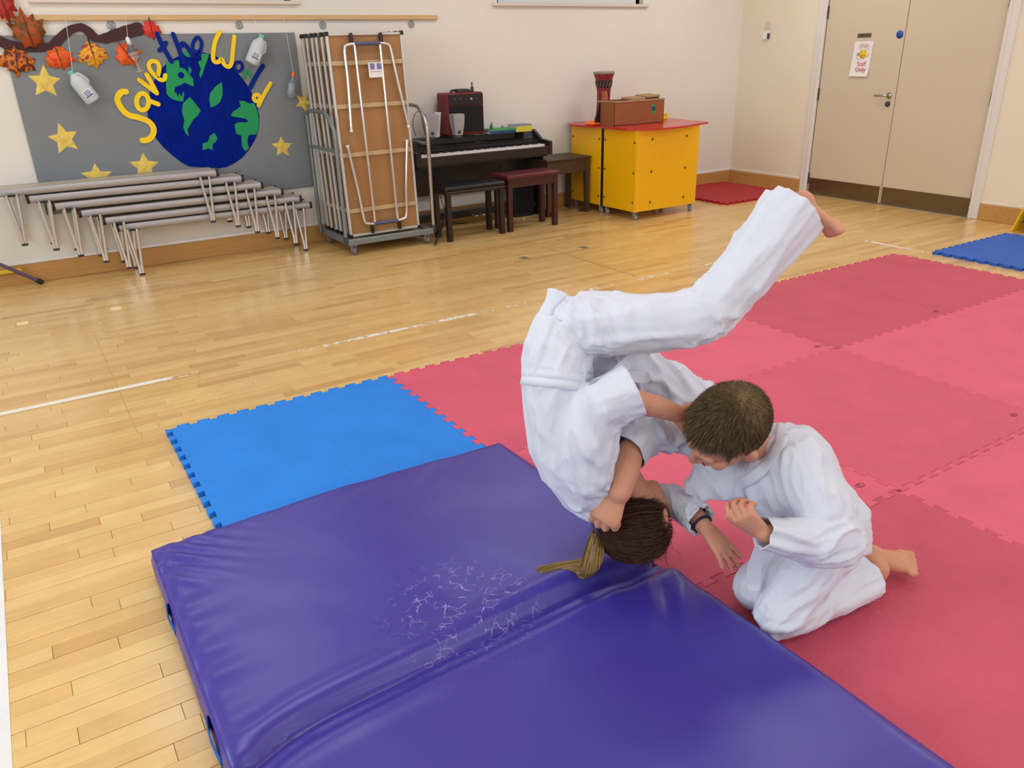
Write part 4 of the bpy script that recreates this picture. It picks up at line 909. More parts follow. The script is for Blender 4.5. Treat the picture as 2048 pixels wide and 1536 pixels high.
def books():
    z = 0.776
    spec = [((3.84, 6.34), (0.26, 0.16, 0.022), (34, 60, 120), 'navy book at the bottom of the pile on the piano', 0.0), ((3.86, 6.335), (0.25, 0.15, 0.016), (60, 150, 80), 'green book lying on the navy one on the piano', 0.05), ((4.075, 6.34), (0.17, 0.15, 0.05), (208, 196, 70), 'yellow-green box of cards at the right end of the piano top', 0.0), ((4.075, 6.34), (0.17, 0.15, 0.010), (120, 130, 160), 'grey-blue folder lying on the yellow-green box', 0.02)]
    zz = [z, z+0.0225, z, z+0.0505]
    for (c, s_, col, lb, rz), z_ in zip(spec, zz):
        t = thing('book', (c[0], c[1], z_), lb, 'book', 'books and folders on the piano'); R = Euler((0, 0, rz)).to_matrix()
        m_ = mat('cover', col, 0.5)
        for k, hh in ((0, 0.001), (1, s_[2]-0.001)):
            mb = MB(); mb.box((c[0], c[1], z_+hh), (s_[0], s_[1], 0.002), R); mb.obj('cover', m_, t)
        mb = MB(); mb.box((c[0], c[1]-s_[1]/2+0.0012, z_+s_[2]/2), (s_[0], 0.0024, s_[2]-0.004), R); mb.obj('spine', m_, t)
        mb = MB(); mb.box((c[0]+0.001, c[1]+0.001, z_+s_[2]/2), (s_[0]-0.006, s_[1]-0.006, s_[2]-0.004), R); mb.obj('pages', M_paper, t)
    for i, (x, y, h, col) in enumerate(((3.76, 6.33, 0.035, (40, 90, 60)), (3.80, 6.38, 0.05, (30, 120, 60)), (3.90, 6.36, 0.02, (40, 130, 110)))):
        z_ = z+0.039
        mb = MB(); mb.lathe((x, y, z_), [(0.009, 0), (0.009, h*0.5), (0.006, h*0.7), (0.006, h), (0.0001, h+0.001)], 10); mb.obj('small_game_piece', mat('piece', col, 0.5), label=('short dark green peg on the books, left of the others', 'tall green peg standing on the piano books', 'low teal peg on the piano books')[i], cat='peg', group='green pegs on the books')
books()
def stool(x0, x1, y0, y1, h, top, frame, nm, label, seat_t=0.05, leg=0.038, apron=0.06, taper=0.0, over=0.012, cat='stool'):
    t = thing(nm, ((x0+x1)/2, (y0+y1)/2, 0), label, cat)
    mb = MB(); mb.bb((x0-over, y0-over, h-seat_t), (x1+over, y1+over, h), 0.012 if seat_t > 0.03 else 0.005); mb.obj('seat', top, t)
    for lo, hi in (((x0+leg, y0+0.004, h-seat_t-apron), (x1-leg, y0+0.024, h-seat_t)), ((x0+leg, y1-0.024, h-seat_t-apron), (x1-leg, y1-0.004, h-seat_t)), ((x0+0.004, y0+leg, h-seat_t-apron), (x0+0.024, y1-leg, h-seat_t)), ((x1-0.024, y0+leg, h-seat_t-apron), (x1-0.004, y1-leg, h-seat_t))):
        mb = MB(); mb.bb(lo, hi, 0.002); mb.obj('apron', frame, t)
    for sx, xx in ((1, x0), (-1, x1)):
        for sy, yy in ((1, y0), (-1, y1)):
            mb = MB(); a = Vector((xx, yy, h-seat_t)); b = Vector((xx+sx*0, yy+sy*0, 0)); l2 = leg*(1-taper)
            top4 = [a+Vector(p) for p in ((0, 0, 0), (sx*leg, 0, 0), (sx*leg, sy*leg, 0), (0, sy*leg, 0))]; bot4 = [b+Vector(p) for p in ((0, 0, 0), (sx*l2, 0, 0), (sx*l2, sy*l2, 0), (0, sy*l2, 0))]
            mb.loft([bot4, top4], smooth=False); mb.obj('leg', frame, t)
    return t
s1 = stool(2.985, 3.535, 5.765, 6.02, 0.445, M_black, M_blackw, 'piano_bench', 'black padded piano bench, leftmost of the three seats before the piano', 0.035, 0.040, 0.03)
mb = MB(); mb.bb((2.975, 5.7515, 0.40), (3.545, 5.7535, 0.408)); mb.obj('seat_piping', M_darkgrey, s1)
s2 = stool(3.585, 4.10, 5.775, 6.02, 0.478, M_maroon, M_mahog, 'piano_stool', 'mahogany stool with maroon vinyl seat before the piano', 0.03, 0.042, 0.075)
s3 = stool(4.22, 4.70, 6.105, 6.44, 0.525, M_brownb, M_brownb, 'wooden_bench', 'plain dark brown wooden bench between piano and yellow cabinet', 0.02, 0.045, 0.12, 0.25, 0.016, 'bench')
# small odds and ends on the floor under the piano
t = thing('power_adapter', (4.60, 6.25, 0), 'small dark adapter lying on the floor under the brown bench', 'adapter')
mb = MB(); p = fl(1163, 422); mb.box((p.x, p.y, 0.014), (0.05, 0.035, 0.028), ch=0.004); mb.obj('case', M_darkgrey, t)
mb = MB(); mb.tube(catmull([(p.x, p.y+0.02, 0.012), (p.x+0.01, p.y+0.08, 0.05), (p.x-0.04, p.y+0.12, 0.09), (p.x+0.02, p.y+0.14, 0.03), (p.x-0.05, p.y+0.15, 0.005)], 6), 0.003, 6); mb.obj('wire', M_darkgrey, t)
mb = MB(); a = fl(870, 492); b = fl(893, 455); mb.loft([mb.ring(a+Vector((0, 0, 0.012)), b-a, 0.009, 8), mb.ring(a.lerp(b, 0.5)+Vector((0, 0, 0.05)), b-a, 0.011, 8), mb.ring(b+Vector((0.0, 0.0, 0.13)), b-a, 0.009, 8)]); mb.obj('stand_foot', M_darkgrey, label='slanting black metal stand foot between trolley and black piano bench', cat='stand')
for i, pts in enumerate(([(2.95, 6.40, 0.5), (2.98, 6.38, 0.3), (2.94, 6.36, 0.12), (3.02, 6.35, 0.01), (3.10, 6.36, 0.006)], [(3.22, 6.42, 0.45), (3.27, 6.40, 0.2), (3.34, 6.38, 0.03), (3.5, 6.36, 0.006)], [(3.92, 6.42, 0.5), (3.88, 6.4, 0.3), (3.84, 6.38, 0.1), (3.8, 6.36, 0.006)])):
    mb = MB(); mb.tube(catmull(pts, 6), 0.0035, 6); mb.obj('power_cable', M_black, label=('black cable hanging down at the piano\'s left leg', 'black cable drooping behind the black piano bench', 'black cable hanging behind the maroon stool')[i], cat='cable', group='cables under the piano')
mb = MB(); mb.bb((3.98, 6.30, 0.0), (4.20, 6.46, 0.40), 0.01); o = thing('subwoofer_box', (4.09, 6.38, 0), 'tall black box standing under the piano behind the maroon stool', 'speaker'); mb.obj('case', M_black, o)
mb = MB(); mb.bb((3.995, 6.295, 0.03), (4.185, 6.301, 0.37), 0.002); mb.obj('cloth_front', mat('dark_cloth', (16, 18, 26), 0.95), o)
mb = MB(); pp = fl(1048, 440); mb.sph((pp.x, pp.y, 0.012), (0.008, 0.008, 0.012), 8); mb.obj('white_crumb', M_white, label='tiny white scrap on the floor behind the maroon stool', cat='scrap')

# ------------------------------------------------------------------ yellow cabinets
def cabinet(x0, x1, y0, y1, label, nm='play_cabinet'):
    t = thing(nm, ((x0+x1)/2, (y0+y1)/2, 0), label, 'cabinet', 'yellow wheeled cabinets')
    z0, z1 = 0.075, 0.783; th = 0.016
    mb = MB(); mb.bb((x0, y0, z0), (x1, y0+th, z1), 0.002); mb.obj('front_panel', M_yellow, t)
    mb = MB(); mb.bb((x0, y1-th, z0), (x1, y1, z1), 0.002); mb.obj('back_panel', M_yellow, t)
    mb = MB(); mb.bb((x0, y0+th, z0), (x0+th, y1-th, z1), 0.002); mb.obj('side_panel', M_yellow, t)
    mb = MB(); mb.bb((x1-th, y0+th, z0), (x1, y1-th, z1), 0.002); mb.obj('side_panel', M_yellow, t)
    mb = MB(); mb.bb((x0+th, y0+th, z0), (x1-th, y1-th, z0+th)); mb.obj('base_panel', M_yellow, t)
    bolts = [(x0-0.002, y, z) for y in (y0+0.03, y1-0.03) for z in (0.16, 0.42, 0.68)]
    for (x, y, z) in bolts:
        mb = MB(); mb.lathe((x+0.002, y, z), [(0.011, 0), (0.010, 0.003), (0.004, 0.004)], 10, (-1, 0, 0)); mb.obj('bolt', mat_bolt, t)
    for x in (x0+(x1-x0)*0.24, x0+(x1-x0)*0.79):
        for z in (0.15, 0.42, 0.70):
            mb = MB(); mb.lathe((x, y0, z), [(0.012, 0), (0.011, 0.003), (0.004, 0.004)], 10, (0, -1, 0)); mb.obj('bolt', mat_bolt, t)
    for x in (x0+0.035, x1-0.035):
        for y in (y0+0.035, y1-0.035):
            mb = MB(); mb.box((x, y, 0.070), (0.04, 0.04, 0.008)); mb.box((x-0.012, y, 0.048), (0.003, 0.022, 0.04)); mb.box((x+0.012, y, 0.048), (0.003, 0.022, 0.04)); c = mb.obj('caster', M_caster, t)
            mb = MB(); mb.lathe((x-0.009, y-0.006, 0.025), [(0.008, 0), (0.024, 0.001), (0.025, 0.005), (0.025, 0.013), (0.024, 0.017), (0.008, 0.018)], 14, (1, 0, 0)); mb.obj('wheel', M_caster, c)
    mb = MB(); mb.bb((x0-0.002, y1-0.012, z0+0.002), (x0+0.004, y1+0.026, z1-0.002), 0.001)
    if y0 < 5.6: mb.obj('gap_shade_strip', M_black, t)  # black strip added to stand for the deep shade between the two cabinets
    return t
mat_bolt = mat('brown_bolt', (96, 70, 10), 0.5)
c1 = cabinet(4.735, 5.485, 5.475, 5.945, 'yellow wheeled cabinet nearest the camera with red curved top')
c2 = cabinet(4.735, 5.485, 5.972, 6.44, 'yellow wheeled cabinet behind, against the wall, beside the brown bench')
def top(pts, parent):
    mb = MB(); mb.poly([Vector((x+0.035, y+0.06, 0.784)) for x, y in pts], (0, 0, 0.016)); mb.obj('curved_top', M_redtop, parent)
fp = [(5.50, 5.905), (4.66, 5.905)]+[(4.66-0.0+0.0*i, 5.90) for i in range(1)]
arc = [(4.66+0.86*(1-math.cos(a)) if False else 4.66+0.86*i/12, 5.44-0.11*math.sin(PI*min(1, (i/12)**0.75))-0.03*(1-i/12)) for i, a in enumerate([0]*13)]
top([(4.655, 5.906), (4.64, 5.70), (4.655, 5.50)]+arc[1:]+[(5.60, 5.46), (5.635, 5.56), (5.67, 5.906)], c1)
top([(4.655, 5.910), (5.67, 5.910), (5.70, 6.15), (5.64, 6.44), (4.70, 6.44), (4.62, 6.30), (4.60, 6.18), (4.62, 6.05)], c2)
TZ = 0.8005
def cab_top():
    x0, x1, y0, y1 = 4.765, 5.36, 5.83, 6.07
    t = thing('cardboard_box', (5.0, 5.95, TZ), 'long brown cardboard box with a green label on the red cabinet top', 'box')
    h = 0.212
    for lo, hi in (((x0, y0, 0), (x1, y0+0.004, h)), ((x0, y1-0.004, 0), (x1, y1, h)), ((x0, y0, 0), (x0+0.004, y1, h)), ((x1-0.004, y0, 0), (x1, y1, h)), ((x0, y0, 0), (x1, y1, 0.004))):
        mb = MB(); mb.bb((lo[0], lo[1], TZ+lo[2]), (hi[0], hi[1], TZ+hi[2])); mb.obj('box_side', M_card, t)
    mb = MB(); mb.bb((x0-0.006, y0-0.004, TZ+h-0.012), (x1+0.004, y0, TZ+h+0.002), 0.001); mb.bb((x0-0.006, y0, TZ+h-0.012), (x0-0.001, y1, TZ+h+0.002), 0.001); mb.obj('folded_rim', M_cardin, t)
    mb = MB(); mb.bb((x1-0.155, y0-0.0015, TZ+0.085), (x1-0.105, y0-0.0002, TZ+0.165)); lb = mb.obj('green_label', mat('label_green', (60, 150, 80), 0.5), t)
    mb = MB(); mb.bb((x1-0.150, y0-0.0025, TZ+0.11), (x1-0.110, y0-0.0016, TZ+0.145)); mb.obj('label_picture', M_bluelab, lb)
    for i, (a, b, zz) in enumerate(((x0+0.22, x0+0.38, 0.03), (x0+0.39, x0+0.56, 0.045))):
        mb = MB(); mb.box(((a+b)/2, y0+0.10, TZ+h+zz-0.02), (b-a, 0.16, 0.02), Euler((0.05, -0.03, 0)).to_matrix(), 0.003); k = mb.obj('wooden_tray', M_cardin, label=('pale wooden block poking out of the cardboard box, left of two', 'pale wooden block poking out of the cardboard box, right of two')[i], cat='block', group='blocks in the cardboard box')
        mb = MB(); mb.box(((a+b)/2, y0+0.10, TZ+h+zz-0.04), (b-a-0.02, 0.14, 0.02), Euler((0.05, -0.03, 0)).to_matrix()); mb.obj('dark_base', M_darkgrey, k)
    # goblet drum
    cx, cy = 4.94, 6.21
    t = thing('goblet_drum', (cx, cy, TZ), 'tall red goblet drum with painted patterns standing behind the cardboard box', 'drum')
    z = TZ; H = 0.455
    mb = MB(); mb.lathe((cx, cy, z), [(0.085, 0), (0.088, 0.01), (0.070, 0.08), (0.062, 0.18), (0.064, 0.28), (0.078, 0.38), (0.094, 0.43), (0.096, 0.445)], 28); sh = mb.obj('drum_body', mat('drum_red', (132, 26, 34), 0.4), t)
    mb = MB(); mb.lathe((cx, cy, z+0.435), [(0.097, 0), (0.100, 0.004), (0.100, 0.018), (0.096, 0.021), (0.0001, 0.021)], 28); mb.obj('drum_head', mat('drum_skin', (150, 140, 128), 0.6), t)
    mb = MB(); mb.lathe((cx, cy, z+0.315), [(0.0700, 0), (0.0800, 0.055), (0.0815, 0.062), (0.081, 0.063)], 28); bd = mb.obj('pattern_band', mat('drum_dark', (40, 30, 30), 0.6), t)
    mb = MB()
    for k in range(16):
        a = 2*PI*k/16; a2 = a+0.2
        r1, r2 = 0.0735, 0.0815; mb.tube([(cx+r1*math.cos(a), cy+r1*math.sin(a), z+0.322), (cx+r2*math.cos(a2), cy+r2*math.sin(a2), z+0.368)], 0.0022, 5)
    mb.obj('zigzag_lines', M_cardin, bd, kind='stuff')
    mb = MB()
    for k in range(5):
        a = -PI/2-0.15+0.16*(k-2)+YAW*0-0.4; r = 0.0685
        mb.tube(catmull([(cx+r*math.cos(a), cy+r*math.sin(a), z+0.20), (cx+(r-0.001)*math.cos(a+0.12), cy+(r-0.001)*math.sin(a+0.12), z+0.235), (cx+(r+0.002)*math.cos(a-0.04), cy+(r+0.002)*math.sin(a-0.04), z+0.285)], 4), 0.003 if k != 3 else 0.006, 5)
    mb.obj('painted_figure', mat('drum_orange', (222, 140, 90), 0.6), t, kind='stuff')
    # orange toy, yellow box, dark wedge
    p = fl(1188, 242, 0.815); p = Vector((4.71, 5.985, TZ)) if (p.x < 4.6) else p
    cx, cy = 4.735, 6.10
    t = thing('orange_beanbag_toy', (cx, cy, TZ), 'orange plastic toy on the red cabinet top left of the box', 'toy')
    mb = MB(); mb.lathe((cx, cy, TZ), [(0.045, 0), (0.075, 0.006), (0.078, 0.018), (0.06, 0.032), (0.03, 0.04), (0.0001, 0.042)], 20); mb.obj('toy_body', M_orange, t)
    for dx in (-0.02, 0.02):
        mb = MB(); mb.lathe((cx+dx, cy-0.02, TZ+0.034), [(0.010, 0), (0.009, 0.016), (0.004, 0.02), (0.0001, 0.021)], 10); mb.obj('toy_horn', mat('toy_pale', (250, 200, 150), 0.4), t)
    p = fl(1324, 239, TZ); p.z = TZ; t = thing('yellow_tub', p, 'small yellow lidded tub on the red top right of the cardboard box', 'tub')
    mb = MB(); mb.bb((p.x-0.06, p.y-0.03, TZ), (p.x+0.045, p.y+0.06, TZ+0.045), 0.006); mb.obj('tub_body', M_letty, t); mb = MB(); mb.bb((p.x-0.065, p.y-0.035, TZ+0.0455), (p.x+0.05, p.y+0.065, TZ+0.056), 0.004); mb.obj('tub_lid', mat('yel2', (250, 200, 60), 0.4), t)
    mb = MB(); mb.poly([Vector((4.70, 6.03, TZ)), Vector((4.76, 6.03, TZ)), Vector((4.76, 6.03, TZ+0.20))], (0, 0.02, 0)); mb.obj('dark_wedge', M_black, label='thin black triangular wedge leaning on the cardboard box\'s left end', cat='wedge')
cab_top()
# stand at the left edge
t = thing('purple_stand', (-0.1, 6.35, 0), 'purple metal stand leg with black rubber tip by the skirting at left edge', 'stand')
a = Vector((0.035, 6.42, 0.014)); b = wp(-40, 512, 6.36)
mb = MB(); mb.tube([a, a.lerp(b, 0.35), b], 0.013, 10); mb.obj('leg', mat('purple_metal', (96, 78, 118), 0.45), t)
mb = MB(); mb.cyl(a+(a-b).normalized()*0.012, a+(b-a).normalized()*0.03, 0.018, 12); mb.obj('rubber_tip', M_black, t)
mb = MB(); c = wp(-30, 550, 6.47); mb.bb((c.x-0.1, 6.462, c.z-0.012), (wp(46, 548, 6.47).x, 6.485, c.z+0.014), 0.004); mb.obj('yellow_bar', mat('yellow_bar', (226, 196, 60), 0.5), t)

# ================================================================== the two children
M_skin = mat('skin', (208, 150, 120), 0.55, sss=0.15, var=0.05, vscale=14, spec=0.35)
M_gi = mat('white_cotton', (216, 222, 235), 0.85, bump=0.35, bscale=900, bdist=0.0012, spec=0.15, sheen=0.15)
M_gi_in = M_gi
def hairmat(name, c1, c2, rough):
    M = mat(name, c1, rough, spec=0.25); N, L, b = nodes(M); ge = N.new('ShaderNodeNewGeometry'); mi = N.new('ShaderNodeMix'); mi.data_type = 'RGBA'
    mi.inputs[6].default_value = (*lin(c1), 1); mi.inputs[7].default_value = (*lin(c2), 1); L.new(ge.outputs['Random Per Island'], mi.inputs[0]); L.new(mi.outputs[2], b.inputs['Base Color']); return M
M_hairb = hairmat('short_brown_hair', (68, 55, 37), (114, 93, 62), 0.6)
M_hairg = hairmat('dark_brown_hair', (44, 28, 24), (92, 62, 46), 0.5)
M_hairy = hairmat('blond_hair_ends', (96, 76, 42), (206, 172, 112), 0.55)
class Blob(MB):
    def cap(s, a, b, ra, rb, n=14):
        a = Vector(a); b = Vector(b); s.sph(a, ra, n); s.sph(b, rb, n)
        if (b-a).length > 1e-4: s.loft([s.ring(a, b-a, ra*0.999, n), s.ring(b, b-a, rb*0.999, n)])
    def chain(s, pts):
        for (a, ra), (b, rb) in zip(pts[:-1], pts[1:]): s.cap(a, b, ra, rb)
    def eloft(s, rings, n=24):
        """rings: (centre, r_a, r_b, dir_a, dir_b)"""
        R = []
        for c, ra, rb, da, db in rings: R.append([Vector(c)+Vector(da)*ra*math.cos(2*PI*i/n)+Vector(db)*rb*math.sin(2*PI*i/n) for i in range(n)])
        s.loft(R)
    def solid(s, voxel, it=4, fac=0.5):
        me = s.mesh('blob', []); me.materials.clear()
        o = bpy.data.objects.new('blob', me); COL.objects.link(o)
        m1 = o.modifiers.new('r', 'REMESH'); m1.mode = 'VOXEL'; m1.voxel_size = voxel; m1.adaptivity = 0
        m2 = o.modifiers.new('s', 'SMOOTH'); m2.factor = fac; m2.iterations = it
        dg = bpy.context.evaluated_depsgraph_get(); dg.update(); out = bpy.data.meshes.new_from_object(o.evaluated_get(dg)); bpy.data.objects.remove(o)
        return out
def smoothstep(a, b, x): t = np.clip((x-a)/(b-a), 0, 1); return t*t*(3-2*t)
def getco(me):
    n = len(me.vertices); a = np.empty(n*3, np.float32); me.vertices.foreach_get('co', a); b = np.empty(n*3, np.float32); me.vertices.foreach_get('normal', b); return a.reshape(-1, 3).astype(float), b.reshape(-1, 3).astype(float)
def setco(me, co): me.vertices.foreach_set('co', co.astype(np.float32).ravel()); me.update()
def snoise(P, seed):
    """smooth value noise, vectorised"""
    rs = np.random.RandomState(seed); T = rs.rand(4096)*2-1; i = np.floor(P).astype(int); f = P-i; f = f*f*(3-2*f); out = 0
    for dx in (0, 1):
        for dy in (0, 1):
            for dz in (0, 1):
                h = ((i[:, 0]+dx)*73856093 ^ (i[:, 1]+dy)*19349663 ^ (i[:, 2]+dz)*83492791) & 4095
                w = (f[:, 0] if dx else 1-f[:, 0])*(f[:, 1] if dy else 1-f[:, 1])*(f[:, 2] if dz else 1-f[:, 2]); out = out+w*T[h]
    return out
def folds(me, regions, seed=1, micro=0.0010, lim=0.008):
    """regions: (centre, radius, flow direction, amplitude, wavelength): creases running along the flow direction"""
    co, no = getco(me); d = np.zeros(len(co)); wsum = np.full(len(co), 1e-6)
    for k, (c, r, fdir, amp, wl) in enumerate(regions):
        c = np.array(c); fdir = np.array(fdir, float); fdir /= np.linalg.norm(fdir)
        q = co-c; dist = np.linalg.norm(q, axis=1); w = np.exp(-(dist/r)**2)
        along = q@fdir; Q = (q-np.outer(along, fdir)*0.80)/wl
        warp = np.stack([snoise(Q*0.7+11, seed+k), snoise(Q*0.7+23, seed+k+5), snoise(Q*0.7+37, seed+k+9)], 1)*0.6
        n1 = snoise(Q+warp, seed+k*3); n2 = snoise(Q*2.1+warp+5, seed+k*3+1)
        h = (1-np.abs(n1)*2.6)*1.15+0.40*(1-np.abs(n2)*2.4)-0.70      # sharp ridges, soft hollows
        d += w*h*amp*1.4; wsum += w
    d = d/np.maximum(wsum, 0.35)
    d = np.where(d < 0, lim*np.tanh(d/lim), 0.016*np.tanh(d/0.016))
    d += micro*snoise(co*28, seed+77)
    setco(me, co+no*d[:, None])
def open_end(me, centre, axis, radius, depth=0.05, thick=0.0035):
    """cut the closed end of a sleeve or leg so that it is an open hem: everything beyond the plane near `centre` goes"""
    b = bmesh.new(); b.from_mesh(me); c = Vector(centre); ax = Vector(axis).normalized()
    def near(p):
        q = p-c; a_ = q.dot(ax); return -radius*0.6 < a_ < radius*2.6 and (q-ax*a_).length < radius*1.45
    fs = [f for f in b.faces if near(f.calc_center_median())]
    geom = list({v for f in fs for v in f.verts})+list({e for f in fs for e in f.edges})+fs
    bmesh.ops.bisect_plane(b, geom=geom, plane_co=c, plane_no=ax, clear_outer=True)
    # turn the hem in
    es = [e for e in b.edges if e.is_boundary and abs((e.verts[0].co-c).dot(ax)) < 0.004 and (e.verts[0].co-c).length < radius*2.0]
    prev = es
    for k in range(4):
        r = bmesh.ops.extrude_edge_only(b, edges=prev); vs = [v for v in r['geom'] if isinstance(v, bmesh.types.BMVert)]; prev = [e for e in r['geom'] if isinstance(e, bmesh.types.BMEdge)]
        cc = sum((v.co for v in vs), Vector())/max(1, len(vs))
        for v in vs:
            rad = (v.co-cc); v.co -= ax*(0.0005 if k == 0 else depth/3); v.co -= rad.normalized()*(thick if k == 0 else 0.001)
    bmesh.ops.recalc_face_normals(b, faces=b.faces)
    b.to_mesh(me); b.free()
def finish(me, name, m_, parent=None, hem=None, **kw):
    me.materials.clear(); me.materials.append(m_); me.name = name
    me.polygons.foreach_set('use_smooth', [True]*len(me.polygons)); me.update()
    o = bpy.data.objects.new(name, me); COL.objects.link(o)
    if parent is not None: o.parent = parent
    tag(o, **kw); return o
def frame(fwd, up):
    f = Vector(fwd).normalized(); u = Vector(up); u = (u-f*u.dot(f)).normalized(); r = f.cross(u).normalized()
    return Matrix((r, f, u)).transposed()          # columns: right(x), forward(y), up(z)
def scr(x, y, z=0): return VR*x+VU*y-VF*z          # z towards the photographer
def head(B, c, M, k=1.0):
    c = Vector(c); P = lambda x, y, z: c+M@Vector((x*k, y*k, z*k)); S = lambda r: tuple(q*k for q in r)
    B.sph(P(0, -0.012, 0.022), S((0.073, 0.090, 0.080)), 24, M); B.sph(P(0, 0.018, -0.022), S((0.062, 0.066, 0.072)), 24, M)
    B.sph(P(0, 0.030, -0.058), S((0.046, 0.050, 0.042)), 18, M); B.sph(P(0, 0.062, -0.082), S((0.020, 0.018, 0.016)), 12, M)
    for s_ in (-1, 1):
        B.sph(P(s_*0.036, 0.052, -0.022), S((0.024, 0.022, 0.024)), 12, M); B.cap(P(s_*0.012, 0.077, 0.020), P(s_*0.044, 0.064, 0.020), 0.008*k, 0.007*k, 8)
        B.sph(P(s_*0.0745, -0.008, -0.008), S((0.010, 0.019, 0.030)), 12, M@Euler((0, 0, s_*0.35)).to_matrix()); B.sph(P(s_*0.080, -0.014, -0.002), S((0.008, 0.010, 0.022)), 10, M)
    for s_ in (-1, 1): B.sph(P(s_*0.028, 0.067, 0.0085), S((0.0145, 0.0115, 0.0085)), 12, M)
    B.cap(P(0, 0.078, 0.008), P(0, 0.094, -0.024), 0.0075*k, 0.011*k, 8)
    for s_ in (-1, 1): B.sph(P(s_*0.010, 0.086, -0.028), S((0.007, 0.008, 0.006)), 8, M)
    B.cap(P(-0.018, 0.076, -0.050), P(0.018, 0.076, -0.050), 0.0055*k, 0.0055*k, 8); B.cap(P(-0.014, 0.075, -0.060), P(0.014, 0.075, -0.060), 0.006*k, 0.006*k, 8)
    return P
def face_bits(P, M, body, k=1.0):
    for s_ in (-1, 1):
        mb = MB(); mb.sph(P(s_*0.028, 0.069, 0.004), (0.0098*k,)*3, 14); e = mb.obj('eye', mat('eye_white', (232, 228, 224), 0.2)); e.parent = body
        mb = MB(); mb.sph(P(s_*0.028, 0.0768, 0.002), (0.0050*k, 0.003*k, 0.0050*k), 10, M); i = mb.obj('iris', mat('iris', (60, 50, 40), 0.2)); i.parent = e
    mb = MB(); mb.tube([P(-0.017, 0.0825, -0.0545), P(0, 0.085, -0.0545), P(0.017, 0.0825, -0.0545)], 0.0022*k, 6); mb.tube([P(-0.015, 0.0805, -0.0565), P(0, 0.084, -0.0570), P(0.015, 0.0805, -0.0565)], 0.0030*k, 6)
    l = mb.obj('lips', mat('lips', (196, 122, 112), 0.5)); l.parent = body; l['kind'] = 'stuff'; del l['kind']
def hand(B, wrist, d, n, side, curl=(0.3, 0.3, 0.3, 0.3), spread=0.12, k=1.0, thumb=(0.9, 0.2)):
    """wrist point, direction to the fingers d, palm normal n (out of the palm), side = thumb side"""
    w = Vector(wrist); d = Vector(d).normalized(); n = Vector(n); n = (n-d*n.dot(d)).normalized(); s_ = d.cross(n).normalized()
    if s_.dot(Vector(side)) < 0: s_ = -s_
    M = Matrix((s_, d, n)).transposed()
    B.eloft([(w-d*0.012*k, 0.022*k, 0.017*k, s_, n), (w+d*0.012*k, 0.024*k, 0.015*k, s_, n), (w+d*0.034*k, 0.031*k, 0.0135*k, s_, n), (w+d*0.058*k, 0.035*k, 0.012*k, s_, n), (w+d*0.070*k, 0.032*k, 0.009*k, s_, n)], 18)
    B.sph(w+d*0.03*k+s_*0.018*k+n*0.006*k, (0.013*k, 0.02*k, 0.011*k), 10, M)
    lens = (0.058, 0.065, 0.060, 0.047)
    for i, L_ in enumerate(lens):
        off = (0.0255-0.0172*i)*k; base = w+d*(0.062 if i not in (0, 3) else 0.059-0.004*(i == 3))*k+s_*off
        a = spread*(1.5-i); dd = (d*math.cos(a)+s_*math.sin(a)).normalized(); p = base; r = 0.0082*k; c = 0
        pts = [(p-dd*0.012*k, r)]; pts.append((p, r))
        for j, f in enumerate((0.45, 0.30, 0.25)):
            c += curl[i]*(0.7 if j == 0 else 1.0); v = dd*math.cos(c)+n*math.sin(c); p = p+v*L_*f*k; r *= 0.92; pts.append((p, r))
        B.chain(pts)
    b0 = w+d*0.014*k+s_*0.020*k; v = (d*math.cos(thumb[0])+s_*math.sin(thumb[0])+n*thumb[1]).normalized(); b1 = b0+v*0.030*k; v2 = (v+d*0.45+n*0.25*thumb[1]).normalized(); b2 = b1+v2*0.024*k; v3 = (v2+d*0.3).normalized(); b3 = b2+v3*0.018*k
    B.chain([(b0, 0.0115*k), (b1, 0.0100*k), (b2, 0.0090*k), (b3, 0.0072*k)])
def foot(B, ankle, heel, toe, up, side, k=1.0, point=0.0):
    """ankle joint, back of heel, tip of big toe, up = away from the sole, side = big-toe side"""
    a = Vector(ankle); h = Vector(heel); t = Vector(toe); d = (t-h).normalized(); u = Vector(up); u = (u-d*u.dot(d)).normalized(); s_ = d.cross(u).normalized()
    if s_.dot(Vector(side)) < 0: s_ = -s_
    L_ = (t-h).length
    B.sph(h+d*0.024*k+u*0.022*k, (0.024*k, 0.027*k, 0.026*k), 14, Matrix((s_, d, u)).transposed())
    B.eloft([(h+d*0.018*k+u*0.022*k, 0.020*k, 0.022*k, s_, u), (h+d*L_*0.30+u*0.030*k, 0.024*k, 0.028*k, s_, u), (h+d*L_*0.50+u*0.025*k+s_*0.003, 0.028*k, 0.021*k, s_, u), (h+d*L_*0.70+u*0.016*k, 0.033*k, 0.014*k, s_, u), (h+d*L_*0.80+u*0.012*k, 0.033*k, 0.011*k, s_, u)], 20)
    B.chain([(a, 0.030*k), (h+d*L_*0.22+u*0.030*k, 0.028*k)])
    for i, (f, r) in enumerate(((1.0, 0.0115), (0.985, 0.0085), (0.955, 0.008), (0.92, 0.0078), (0.88, 0.0075))):
        o = s_*(0.025-0.0145*i-(0.002 if i else 0))*k; r *= k; B.chain([(h+d*L_*0.74+u*0.013*k+o*0.95, r), (h+d*L_*(f-0.09)+u*0.014*k+o, r), (h+d*(L_*f-r)+u*0.009*k+o, r*0.95)])
